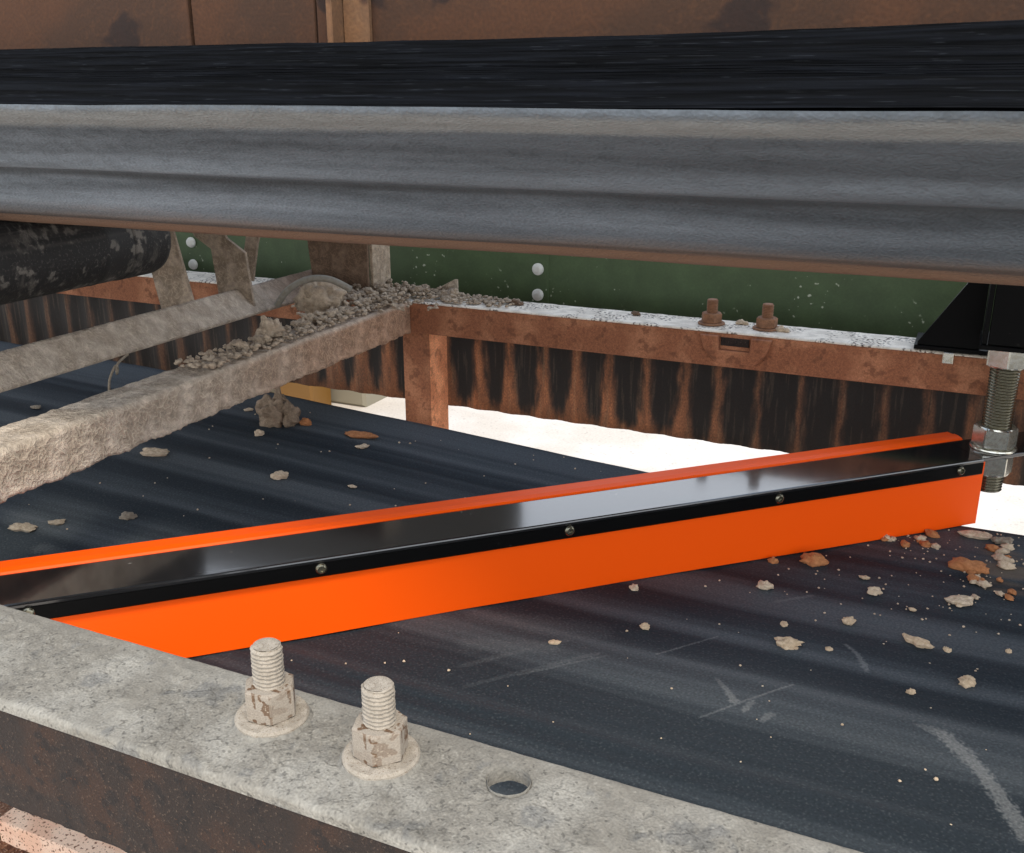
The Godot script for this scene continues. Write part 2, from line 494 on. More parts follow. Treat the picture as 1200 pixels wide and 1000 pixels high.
	t = paint(1024, 256, func(i: int) -> Color:
		var u := i & 1023
		var v := i >> 10
		var uu := absf(u - 512.0)
		var a := l1.get_noise_2d(uu * 0.10, v * 2.2)
		var b := l1.get_noise_2d(uu * 0.22 + 900, v * 7.0)
		var c := Color(0.048, 0.054, 0.066) * (1.0 + a * 0.9)
		var w := sm(0.40, 0.60, b) * 0.20
		c = c.lerp(Color(0.5, 0.53, 0.55), w)
		return Color(c.r, c.g, c.b, clampf(0.5 + a * 0.5 + w * 0.5, 0, 1)))
	M.edge = mat(t, 0.7, 0.0, 0.10)
	M.edge.metallic_specular = 0.15
	# troughed belt underside: u along, v from the edge to the bend
	var l2 := FastNoiseLite.new()
	l2.seed = 33
	l2.frequency = 0.02
	l2.fractal_octaves = 5
	t = paint(2048, 256, func(i: int) -> Color:
		var u := i & 2047
		var v := i >> 11
		var vv := v / 255.0
		var st := l2.get_noise_2d(u * 0.12, v * 1.5)
		var bl := l2.get_noise_2d(u * 1.76 + 400, v * 2.4)
		var fi := l2.get_noise_2d(u * 14.0, v * 20.0)
		var c := Color(0.452, 0.484, 0.514) * (1.0 + 0.11 * exp(-pow((vv - 0.42) / 0.10, 2.0)) - 0.10 * exp(-pow((vv - 0.24) / 0.09, 2.0)) + 0.10 * exp(-pow((vv - 0.70) / 0.08, 2.0)) - 0.12 * exp(-pow((vv - 0.60) / 0.05, 2.0)) + st * 0.22 + bl * 0.16 * sm(0.95, 0.2, vv) + fi * 0.16) * (1.0 - 0.22 * sm(0.50, 0.88, u / 2047.0))  # lit folds, shaded grooves and the dimmer right end painted into the colour
		# dark blotches near the top, strengthened to the right to paint in dimmer light
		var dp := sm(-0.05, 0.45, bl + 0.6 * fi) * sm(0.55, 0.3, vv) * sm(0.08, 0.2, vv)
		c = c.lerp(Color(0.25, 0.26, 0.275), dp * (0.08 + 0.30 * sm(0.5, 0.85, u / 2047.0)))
		# rubbed bright line at the edge, brown mud film at the bend
		c = c.lerp(Color(0.66, 0.655, 0.63), sm(0.07, 0.03, absf(vv - 0.075) * 0.9 + 0.02 * st + 0.02 * fi) * 0.55)
		var br := sm(0.74, 0.95, vv + st * 0.06 + fi * 0.03)
		c = c.lerp(Color(0.53, 0.40, 0.31), br * 0.85)
		c = c.lerp(Color(0.19, 0.195, 0.20), (sm(0.045, 0.0, absf(vv - 0.545 + st * 0.02)) + 0.7 * sm(0.03, 0.0, absf(vv - 0.855 + st * 0.02))) * 0.6)  # shade of the two grooves drawn into the colour as dark lines
		return Color(c.r, c.g, c.b, clampf(0.5 + bl * 0.4 + fi * 0.5, 0, 1)))
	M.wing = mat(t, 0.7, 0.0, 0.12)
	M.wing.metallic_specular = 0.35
	# corrugated sheet: dark soot in the troughs, rust spikes between; u = 20 waves
	var l3 := FastNoiseLite.new()
	l3.seed = 51
	l3.frequency = 0.03
	l3.fractal_octaves = 4
	t = paint(2048, 128, func(i: int) -> Color:
		var u := i & 2047
		var v := i >> 11
		var uu := float(u) * 2.0
		var vv := v / 127.0
		var w1 := l3.get_noise_2d(uu * 0.9, v * 0.5)
		var w2 := l3.get_noise_2d(uu * 1.3 + 77, v * 0.9)
		var ph := fposmod(uu / 4096.0 * 40.0 + w1 * 0.14, 1.0)
		var band := absf(ph - 0.5) * 2.0
		var cellw := l3.get_noise_2d(floorf(uu / 102.4 + w1 * 0.10) * 77.0, 5.0)
		var right := maxf(sm(0.78, 0.93, u / 2047.0), sm(0.2, 0.1, u / 2047.0))
		var left := sm(0.66, 0.50, u / 2047.0) * sm(0.1, 0.2, u / 2047.0)
		# width of the rust tongue, wider towards the foot
		var tongue := clampf((0.05 + 0.50 * pow(vv, 1.5) + cellw * 0.40) * (1.0 - 0.6 * right) + 0.10 * w2, 0.02, 0.9)
		var soot := sm(tongue - 0.18, tongue + 0.36, 1.0 - band + w2 * 0.25) * sm(1.06, 0.86, vv + w2 * 0.10 - 0.10 * right)
		var c := Color(0.52, 0.335, 0.22) * (1.0 + w1 * 0.35)
		c = c.lerp(Color(0.24, 0.18, 0.135), 0.65 * left + 0.45 * right)
		c = c.lerp(Color(0.075, 0.066, 0.058), soot * 0.93)
		var st2 := sm(0.22, 0.42, l3.get_noise_2d(uu * 2.2 + 300, v * 0.3)) * (1.0 - vv * 0.3)
		c = c.lerp(Color(0.52, 0.45, 0.36), st2 * 0.28)
		var k := 1.0 + l3.get_noise_2d(uu * 9.0, v * 9.0) * 0.35
		return Color(c.r * k, c.g * k, c.b * k, clampf(0.5 + w2 * 0.5, 0, 1)))
	M.corrugated = mat(t, 0.8, 0.0, 0.10)
	make_belt_texture()

func make_belt_texture() -> void:
	var W := 2048
	var H := 768
	var marks := PackedFloat32Array()
	marks.resize(W * H)
	# chalky rubs and scratches: [x, z, width, strength] along a stroke
	var strokes := [
		[[0.012, -0.878, 0.004, 0.35], [0.033, -0.873, 0.008, 0.8], [0.050, -0.852, 0.009, 0.75], [0.066, -0.830, 0.007, 0.7], [0.082, -0.796, 0.008, 0.75], [0.100, -0.755, 0.009, 0.7]],
		[[-0.068, -0.996, 0.0022, 0.6], [-0.055, -0.982, 0.003, 0.6], [-0.047, -0.966, 0.004, 0.7], [-0.043, -0.955, 0.003, 0.5]],
		[[-0.178, -0.876, 0.002, 0.4], [-0.165, -0.862, 0.003, 0.6], [-0.152, -0.843, 0.005, 0.7]],
		[[-0.176, -0.806, 0.0012, 0.5], [-0.106, -0.897, 0.0014, 0.65]],
		[[-0.245, -0.895, 0.0012, 0.6], [-0.196, -0.956, 0.0012, 0.55]],
		[[-0.155, -1.060, 0.002, 0.3], [-0.118, -1.095, 0.003, 0.4]],
		[[-0.140, -0.835, 0.004, 0.6], [-0.136, -0.850, 0.003, 0.5]],
		[[-0.122, -0.825, 0.003, 0.5], [-0.116, -0.838, 0.004, 0.5]],
		[[-0.447, -0.883, 0.014, 0.16], [-0.38, -0.90, 0.02, 0.22], [-0.316, -0.911, 0.016, 0.16]],
		[[-0.43, -0.83, 0.012, 0.15], [-0.35, -0.86, 0.012, 0.2]],
		[[-0.42, -0.79, 0.004, 0.2], [-0.34, -0.88, 0.004, 0.25]],
		[[-0.40, -0.76, 0.003, 0.18], [-0.30, -0.87, 0.003, 0.25]],
		[[-0.36, -0.80, 0.002, 0.35], [-0.29, -0.87, 0.0015, 0.3]],
		[[-1.02, -0.80, 0.012, 0.3], [-0.98, -0.80, 0.01, 0.3]],
	]
	for s in strokes:
		for k in s.size() - 1:
			var a := Vector2(s[k][0], s[k][1])
			var b := Vector2(s[k + 1][0], s[k + 1][1])
			var wm := maxf(s[k][2], s[k + 1][2]) * 2.0
			var x0 := clampi(int((minf(a.x, b.x) - wm + 1.9) / 2.4 * W), 0, W - 1)
			var x1 := clampi(int((maxf(a.x, b.x) + wm + 1.9) / 2.4 * W), 0, W - 1)
			var y0 := clampi(int((minf(a.y, b.y) - wm + 1.383) / 0.85 * H), 0, H - 1)
			var y1 := clampi(int((maxf(a.y, b.y) + wm + 1.383) / 0.85 * H), 0, H - 1)
			for y in range(y0, y1 + 1):
				for x in range(x0, x1 + 1):
					var p := Vector2((x + 0.5) / W * 2.4 - 1.9, (y + 0.5) / H * 0.85 - 1.383)
					var t := clampf((p - a).dot(b - a) / (b - a).length_squared(), 0, 1)
					var w: float = lerpf(s[k][2], s[k + 1][2], t)
					var e: float = lerpf(s[k][3], s[k + 1][3], t)
					var d := p.distance_to(a.lerp(b, t))
					var v := sm(w * 1.25, w * 0.6, d + w * 0.8 * mudf.get_noise_2d(p.x * 2.0, p.y * 2.0)) * e
					marks[y * W + x] = maxf(marks[y * W + x], v)
	var n := FastNoiseLite.new()
	n.seed = 71
	n.frequency = 0.02
	n.fractal_octaves = 4
	var tex = paint(W, H, func(i: int) -> Color:
		var u := float(i & 2047)
		var v := float(i >> 11)
		var warp := n.get_noise_2d(u * 0.25, v * 0.25) * 2.0
		var s1 := n.get_noise_2d(u * 0.007, (v + warp) * 0.55)
		var s2 := n.get_noise_2d(u * 0.10 + 500, v * 4.0)
		var bl := n.get_noise_2d(u * 0.25, v * 1.1 + 999)
		var fi := n.get_noise_2d(u * 17.0, v * 17.0)
		var c := Color(0.165, 0.190, 0.210).lerp(Color(0.315, 0.336, 0.350), sm(-0.38, 0.46, s1 + bl * 0.07))
		c *= 1.0 + s2 * 0.05 + fi * 0.24
		c = c.lerp(Color(0.45, 0.44, 0.42), sm(0.30, 0.55, fi) * 0.30)
		var m: float = marks[i] * (0.62 + 0.3 * fi)
		c = c.lerp(Color(0.60, 0.595, 0.58), clampf(m, 0, 1))
		# dust round the spill by the far edge
		var dx := (u / W * 2.4 - 1.9 - 0.085) / 0.055
		var dz := (v / H * 0.85 - 1.383 + 1.27) / 0.075
		c = c.lerp(Color(0.50, 0.43, 0.36), sm(1.0, 0.2, dx * dx + dz * dz + bl * 1.2) * 0.6)
		return Color(c.r, c.g, c.b, clampf(0.5 + fi * 0.5 + s2 * 0.3 + m * 0.2, 0, 1)))
	M.belt = mat(tex, 0.58, 0.0, 0.05)
	M.belt.metallic_specular = 0.2

# ------------------------------------------------------------------ the place
func belt_y(x: float, z: float) -> float:
	var X := [-6.0, -3.4, -1.78, -1.36, -1.1, -0.83, -0.4, 0.0, 0.1, 0.8, 3.0]
	var Y := [0.06, -0.06, -0.139, -0.151, -0.1645, -0.179, -0.2045, -0.2105, -0.2095, -0.205, -0.19]
	var y := 0.0
	for i in X.size() - 1:
		if x >= X[i] and x <= X[i + 1]:
			y = lerpf(Y[i], Y[i + 1], (x - X[i]) / (X[i + 1] - X[i]))
	var t := sm(-1.1, -0.75, z) * 0.85
	return y * (1.0 - t) - 0.2095 * t

func mud_amount(p: Vector3) -> float:
	var a := mudn.get_noise_3dv(p)
	var b := mudf.get_noise_3dv(p)
	var c := mudc.get_noise_3dv(p)
	return 0.5 * a + 0.35 * b + maxf(0.0, a + 0.3) * (0.5 - absf(c))

# cross-section path (x, y) swept along z with a muddy skin
func muddy_bar(s: SurfaceTool, path: Array, z0: float, z1: float, step: float, amp: Callable, tint: Callable) -> void:
	var pts := PackedVector2Array()
	var nrm := PackedVector2Array()
	for i in path.size() - 1:
		var n := maxi(1, int((path[i + 1] - path[i]).length() / step))
		for k in n: pts.append(path[i].lerp(path[i + 1], float(k) / n))
	pts.append(path[-1])
	for i in pts.size():
		var d := (pts[mini(i + 2, pts.size() - 1)] - pts[maxi(i - 2, 0)]).normalized()
		nrm.append(Vector2(d.y, -d.x))
	var nr := int(absf(z1 - z0) / step) + 1
	var P := PackedVector3Array()
	var C := PackedColorArray()
	for j in nr + 1:
		var z := lerpf(z0, z1, float(j) / nr)
		for i in pts.size():
			var p := Vector3(pts[i].x, pts[i].y, z)
			var d: float = amp.call(p, nrm[i]) * (mud_amount(p) + 0.25)
			P.append(p + Vector3(nrm[i].x, nrm[i].y, 0) * d)
			C.append(tint.call(p))
	var mi := int(pts.size() / 2.0)
	grid(s, P, nr + 1, pts.size(), Vector3(nrm[mi].x, nrm[mi].y, 0), C)
	# close the ends
	for e in [0, nr]:
		var ring := PackedVector2Array()
		for i in pts.size(): ring.append(Vector2(P[e * pts.size() + i].x, P[e * pts.size() + i].y))
		var t := Geometry2D.triangulate_polygon(ring)
		for i in range(0, t.size(), 3):
			tri(s, P[e * pts.size() + t[i]], P[e * pts.size() + t[i + 1]], P[e * pts.size() + t[i + 2]], Vector3(0, 0, 1 if (e == 0) == (z0 > z1) else -1))

func along_x(x0: float) -> Transform3D:   # frame whose XY is (world z, world y) and whose Z runs along world x
	return Transform3D(Basis(Vector3(0, 0, 1), Vector3(0, 1, 0), Vector3(1, 0, 0)), Vector3(x0, 0, 0))

func facing_z(z0: float) -> Transform3D:
	return Transform3D(Basis(), Vector3(0, 0, z0))

func _ready() -> void:
	# camera
	var cam := Camera3D.new()
	cam.name = "camera"
	cam.fov = 46.0
	cam.near = 0.02
	cam.far = 200.0
	add_child(cam)
	cam.position = Vector3(0, 0.35, 0)
	cam.rotation = Vector3(deg_to_rad(-18.6), deg_to_rad(24.65), 0)
	cam.current = true
	# sky, exposure
	var we := WorldEnvironment.new()
	we.name = "world"
	var env := Environment.new()
	var sky := Sky.new()
	var sk := ProceduralSkyMaterial.new()
	sk.sky_top_color = Color(0.52, 0.58, 0.67)
	sk.sky_horizon_color = Color(0.95, 0.955, 0.96)
	sk.sky_curve = 0.40
	sk.ground_bottom_color = Color(0.5, 0.47, 0.43)
	sk.ground_horizon_color = Color(0.8, 0.79, 0.77)
	sky.sky_material = sk
	env.background_mode = Environment.BG_SKY
	env.sky = sky
	env.background_energy_multiplier = 1.3
	env.tonemap_mode = Environment.TONE_MAPPER_LINEAR
	env.tonemap_exposure = 2.45
	env.sdfgi_enabled = true
	env.ssao_enabled = true
	env.ssil_enabled = true
	we.environment = env
	add_child(we)
	var sun := DirectionalLight3D.new()
	sun.name = "sun"
	sun.light_energy = 0.35
	sun.light_angular_distance = 14.0
	sun.light_color = Color(1.0, 0.96, 0.9)
	sun.shadow_enabled = true
	sun.rotation = Vector3(deg_to_rad(-58), deg_to_rad(38), 0)
	add_child(sun)

	rng.seed = 4711
	mudn = FastNoiseLite.new(); mudn.seed = 5; mudn.frequency = 28.0; mudn.fractal_octaves = 3
	mudf = FastNoiseLite.new(); mudf.seed = 6; mudf.frequency = 95.0; mudf.fractal_octaves = 3
	mudc = FastNoiseLite.new(); mudc.seed = 7; mudc.frequency = 60.0; mudc.fractal_octaves = 2
	make_materials()
	setting()
	far_side()
	near_stringer()
	cross_members()
	return_belt()
	carrying_belt()
	plow()
	debris()

func setting() -> void:
	var s := begin()
	var n := 40
	quad(s, Vector3(-60, -0.9, -60), Vector3(60, -0.9, -60), Vector3(60, -0.9, 60), Vector3(-60, -0.9, 60), Vector3.UP)
	tag(build(s, "ground", M.ground), "pale sunlit ground seen under the conveyor behind the rusty sheet", "ground", "", "structure")
	# lumpy soil under the near side
	s = begin()
	var P := PackedVector3Array()
	for j in n + 1:
		for i in n * 2 + 1:
			var x := -3.0 + 4.5 * i / (n * 2)
			var z := -1.35 + 0.9 * j / n
			var e := minf(minf(i, n * 2 - i), minf(j, n - j))
			P.append(Vector3(x, -0.908 + 0.006 * minf(e, 3) + 0.012 * mudn.get_noise_3d(x * 0.3, 0, z * 0.3) * minf(e, 1), z))
	grid(s, P, n + 1, n * 2 + 1, Vector3.UP)
	tag(build(s, "soil", M.soil), "reddish brown soil below the near stringer", "soil", "", "structure")
	# things far off on the ground
	s = begin()
	box(s, Vector3(-2.52, -0.9, -3.30), Vector3(-2.33, -0.25, -3.16), 0.01)
	tag(build(s, "bollard", M.yellow), "yellow square post standing on the pale ground behind the belt", "bollard")
	var b := base("concrete_block", Vector3(-2.3, -0.9, -3.8), "beige jointed block on the pale ground beside the yellow post", "block")
	s = begin(); box(s, Vector3(-0.7, 0, -0.4), Vector3(-0.145, 0.55, 0.46), 0.012); build(s, "block_half", M.beige, b)
	s = begin(); box(s, Vector3(-0.14, 0, -0.4), Vector3(0.10, 0.55, 0.46), 0.012); build(s, "block_half", M.beige, b)
	s = begin()
	lathe(s, [Vector2(0, 0), Vector2(0.09, 0), Vector2(0.11, 0.03), Vector2(0.11, 0.45), Vector2(0.09, 0.47), Vector2(0, 0.47)], 24, Transform3D(Basis(), Vector3(-2.72, -0.9, -3.15)))
	tag(build(s, "drum", M.dark), "small dark drum on the ground left of the yellow post", "drum")
	# pink timber at the lower left
	s = begin()
	box(s, Vector3(-1.402, -0.92, -0.970), Vector3(0.4, -0.845, -0.925), 0.002)
	tag(build(s, "timber", M.pink), "pale pink chipped timber lying on the soil at the lower left", "timber")

func far_side() -> void:
	# green sheets behind, bolted at their laps
	var g := base("green_panel", Vector3(0, 0, -1.75), "green painted steel sheeting with white bolts behind the far stringer", "panel")
	var seams := [-4.10, -3.264, -2.425, -1.586, -0.747, 0.092, 0.93, 1.77]
	for i in seams.size() - 1:
		var s := begin()
		var dz := 0.0 if i % 2 == 0 else 0.0025
		box(s, Vector3(seams[i] - 0.02 * (i % 2), -0.21, -0.004 + dz), Vector3(seams[i + 1] + 0.02 * (i % 2), 0.10, dz - 0.0017), 0.0006)
		var pn := build(s, "sheet", M.green, g)
		if i > 0:
			for y in [0.0255, -0.0235, -0.155]:
				s = begin()
				var f := Transform3D(Basis(Vector3.RIGHT, PI / 2), Vector3(seams[i], y, 0.003))
				lathe(s, [Vector2(0.0115, 0), Vector2(0.0115, 0.003), Vector2(0.0095, 0.007), Vector2(0.005, 0.0088), Vector2(0, 0.009)], 20, f)
				build(s, "bolt", M.white_cap, g)
	var sb := begin()
	box(sb, Vector3(-4.1, 0.0, -0.09), Vector3(-0.82, 0.62, -0.085), 0.001)
	build(sb, "reflection_sheet", M.grey_sheet, g)  # unseen sheet added so the plow flange mirrors something dark
	# rusty corrugated skirt
	var s2 := begin()
	var nx := 1240
	var P := PackedVector3Array()
	var U := PackedVector2Array()
	for j in 9:
		var v := j / 8.0
		for i in nx + 1:
			var x := -3.7 + 5.0 * i / nx
			var ph := TAU * (x / 0.064)
			var y := lerpf(-0.028, -0.217 if x > -1.37 else -0.330, v)
			var z := -1.597 + 0.0026 * cos(ph + PI) + 0.0008 * mudn.get_noise_2d(x * 0.2, y * 0.2)
			if j == 8: y += 0.0006 * mudf.get_noise_2d(x, 3.0)
			P.append(Vector3(x, y, z))
			U.append(Vector2(x / 2.56 + 0.5 / 40.0, v))
	grid(s2, P, 9, nx + 1, Vector3(0, 0, 1), PackedColorArray(), U)
	# the lower lip gives the sheet its thickness
	var P2 := PackedVector3Array()
	var U2 := PackedVector2Array()
	for j in 2:
		for i in nx + 1:
			P2.append(P[8 * (nx + 1) + i] + Vector3(0, 0, -0.002 * j))
			U2.append(Vector2(U[8 * (nx + 1) + i].x, 1.0))
	grid(s2, P2, 2, nx + 1, Vector3(0, -1, 0), PackedColorArray(), U2)
	tag(build(s2, "corrugated_sheet", M.corrugated), "rusty corrugated steel sheet with black streaks below the far stringer", "sheet")

	# far stringer: angle iron, white with dust on top
	var fs := base("far_stringer", Vector3(0, 0, -1.49), "rusty angle iron stringer with white dusty top on the far side", "beam")
	var st := begin()
	var prof: PackedVector2Array = [Vector2(-0.006, -0.0548), Vector2(-0.001, -0.0552), Vector2(0, -0.053), Vector2(0, -0.004), Vector2(-0.0015, -0.0025), Vector2(-0.006, -0.0025)]
	extr(st, prof, along_x(-3.8), 5.0)
	build(st, "web", M.rust, fs)
	st = begin()
	var Pf := PackedVector3Array()
	var nxx := 900
	var zs := [0.0, 0.0, -0.0015, -0.006, -0.014, -0.024, -0.034, -0.044, -0.054, -0.064, -0.074, -0.079, -0.081, -0.081]
	var ys := [-0.0026, -0.0016, 0.0, 0.0003, 0, 0, 0, 0, 0, 0, 0, 0, -0.001, -0.006]
	for j in zs.size():
		for i in nxx + 1:
			var x := -3.8 + 5.0 * i / nxx
			var k := 1.0 if j > 2 and j < 12 else 0.15
			var d: float = k * (0.0012 * maxf(0, mudn.get_noise_3d(x, 0, zs[j])) + 0.0018 * maxf(0.0, mudf.get_noise_3d(x, 0, zs[j]) - 0.1) * sm(-0.35, -0.75, x))
			Pf.append(Vector3(x, ys[j] + d, zs[j]))
	grid(st, Pf, zs.size(), nxx + 1, Vector3.UP)
	build(st, "flange", M.white_dust, fs)
	# splice clip under the bolts
	st = begin()
	extr(st, [Vector2(-0.364, -0.006), Vector2(-0.357, -0.028), Vector2(-0.340, -0.0465), Vector2(-0.278, -0.0465), Vector2(-0.262, -0.028), Vector2(-0.256, -0.006), Vector2(-0.286, -0.006), Vector2(-0.288, -0.027), Vector2(-0.334, -0.027), Vector2(-0.336, -0.006)], facing_z(0.0003), 0.0085, 0.001)
	var cl := build(st, "splice_clip", M.rust, fs)
	st = begin()
	box(st, Vector3(-0.333, -0.021, 0.0003), Vector3(-0.290, -0.0085, 0.003), 0.0006)
	build(st, "spacer", M.dark_rust, cl)
	# leg
	var lg := base("steel_post", Vector3(-0.848, -0.056, -1.5), "rusty angle iron post below the stringer, bright on its right side", "post")
	st = begin()
	extr(st, [Vector2(-0.054, -0.006), Vector2(0, -0.006), Vector2(0, 0), Vector2(-0.053, 0)], Transform3D(Basis(Vector3(1, 0, 0), Vector3(0, 0, 1), Vector3(0, -1, 0)), Vector3(0, 0, 0)), 0.845, 0.0008)
	build(st, "leg_plate", M.rust, lg)
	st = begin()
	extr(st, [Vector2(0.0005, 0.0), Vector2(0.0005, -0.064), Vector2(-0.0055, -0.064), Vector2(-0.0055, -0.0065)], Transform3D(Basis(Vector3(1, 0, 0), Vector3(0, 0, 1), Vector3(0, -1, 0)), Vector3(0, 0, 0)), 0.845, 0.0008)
	build(st, "leg_plate", M.rust_lit, lg)
	# two bolts on the far stringer
	var bl := make_bolt(0.0088, 0.0285, 0.0175, 0.0385, 0.0025, 0.021, M.old_bolt, M.old_bolt, "rusty bolt and nut on the far stringer, the left of two", "bolts standing on the far stringer", "stringer_bolt", Vector3(-0.360, 0.0008, -1.534))
	var b2 := bl.duplicate()
	b2.name = numbered(self, "stringer_bolt")
	add_child(b2)
	b2.position = Vector3(-0.2745, 0.0008, -1.534)
	b2.rotation.y = 0.5
	b2.set_meta("label", "rusty bolt and nut on the far stringer, the one nearer the black bracket")
	# small upstanding steel tab
	st = begin()
	extr(st, [Vector2(0, 0), Vector2(0.062, 0.0), Vector2(0.062, 0.030), Vector2(0.056, 0.030)], Transform3D(Basis(), Vector3(-0.885, 0.0, -1.566)), 0.003, 0.0005)
	tag(build(st, "steel_tab", M.mud), "small triangular steel tab standing in the rubble on the far stringer", "tab")
	# black bracket over the stringer
	var br := base("bracket", Vector3(0.024, 0, -1.49), "black painted gusset bracket standing on the far stringer at right", "bracket")
	st = begin(); box(st, Vector3(-0.084, 0.0025, -0.080), Vector3(0.22, 0.0085, 0.0035), 0.0008); build(st, "foot_plate", M.black_dull, br)
	st = begin()
	extr(st, [Vector2(-0.080, 0.0088), Vector2(0.0002, 0.0088), Vector2(0.0002, 0.1425), Vector2(-0.080, 0.0125)], facing_z(-0.0065), 0.006, 0.0004)
	build(st, "gusset", M.black_dull, br)
	st = begin(); box(st, Vector3(0.0005, 0.037, 0.0003), Vector3(0.0065, 0.30, 0.0895), 0.0008)
	box(st, Vector3(0.007, 0.037, 0.0835), Vector3(0.22, 0.30, 0.0895), 0.0008)
	build(st, "arm", M.black_dull, br)
	st = begin(); box(st, Vector3(-0.002, 0.0305, 0.0003), Vector3(0.22, 0.0365, 0.0925), 0.0008); build(st, "arm_plate", M.black_dull, br)
	st = begin(); box(st, Vector3(-0.045, -0.014, 0.0004), Vector3(-0.031, 0.0019, 0.006), 0.001); build(st, "clip", M.zinc, br)

func make_bolt(r: float, af: float, hn: float, top: float, hw: float, rw: float, mn: Material, mt: Material, label: String, group: String, called: String, at: Vector3, wear := 0.0) -> Node3D:
	var b := base(called, at, label, "bolt", group)
	var s := begin()
	var wr := func(th: float, q: Vector2) -> float: return q.x * (1.0 + wear * 12.0 * mudf.get_noise_3d(cos(th) * 0.02 + at.x, q.y, sin(th) * 0.02)) if q.x > 0.001 else 0.0
	lathe(s, [Vector2(0, 0), Vector2(rw, 0), Vector2(rw, hw * 0.6), Vector2(rw * 0.95, hw), Vector2(0, hw)], 48, Transform3D(), wr)
	build(s, "washer", mt, b)
	s = begin()
	hex_nut(s, af, hn - hw, Transform3D(Basis(), Vector3(0, hw, 0)), 0.0, at.x * 9.0)
	build(s, "nut", mn, b)
	s = begin()
	thread(s, r, 0.0025, 0.0011, hn - 0.001, top, Transform3D(), wear)
	build(s, "shank", mt, b)
	if wear > 0.0:
		s = begin()
		var D := PackedVector3Array()
		for q in [[rw * 0.99, 0.0016], [rw * 1.015, 0.0010], [rw * 1.04, 0.0004], [rw * 1.07, -0.0002], [rw * 1.11, -0.0014]]:
			for i in 61:
				var th := TAU * (i % 60) / 60
				var e := Vector3(cos(th), 0, sin(th))
				var rr: float = q[0] * (1.0 + 0.04 * mudf.get_noise_3dv(e * 0.03 + at))
				D.append(e * rr + Vector3(0, q[1] + 0.0007 * mudf.get_noise_3dv(e * 0.05 + at), 0))
		grid(s, D, 5, 61, Vector3.UP)
		build(s, "dirt_ring", M.crust, b)
	return b

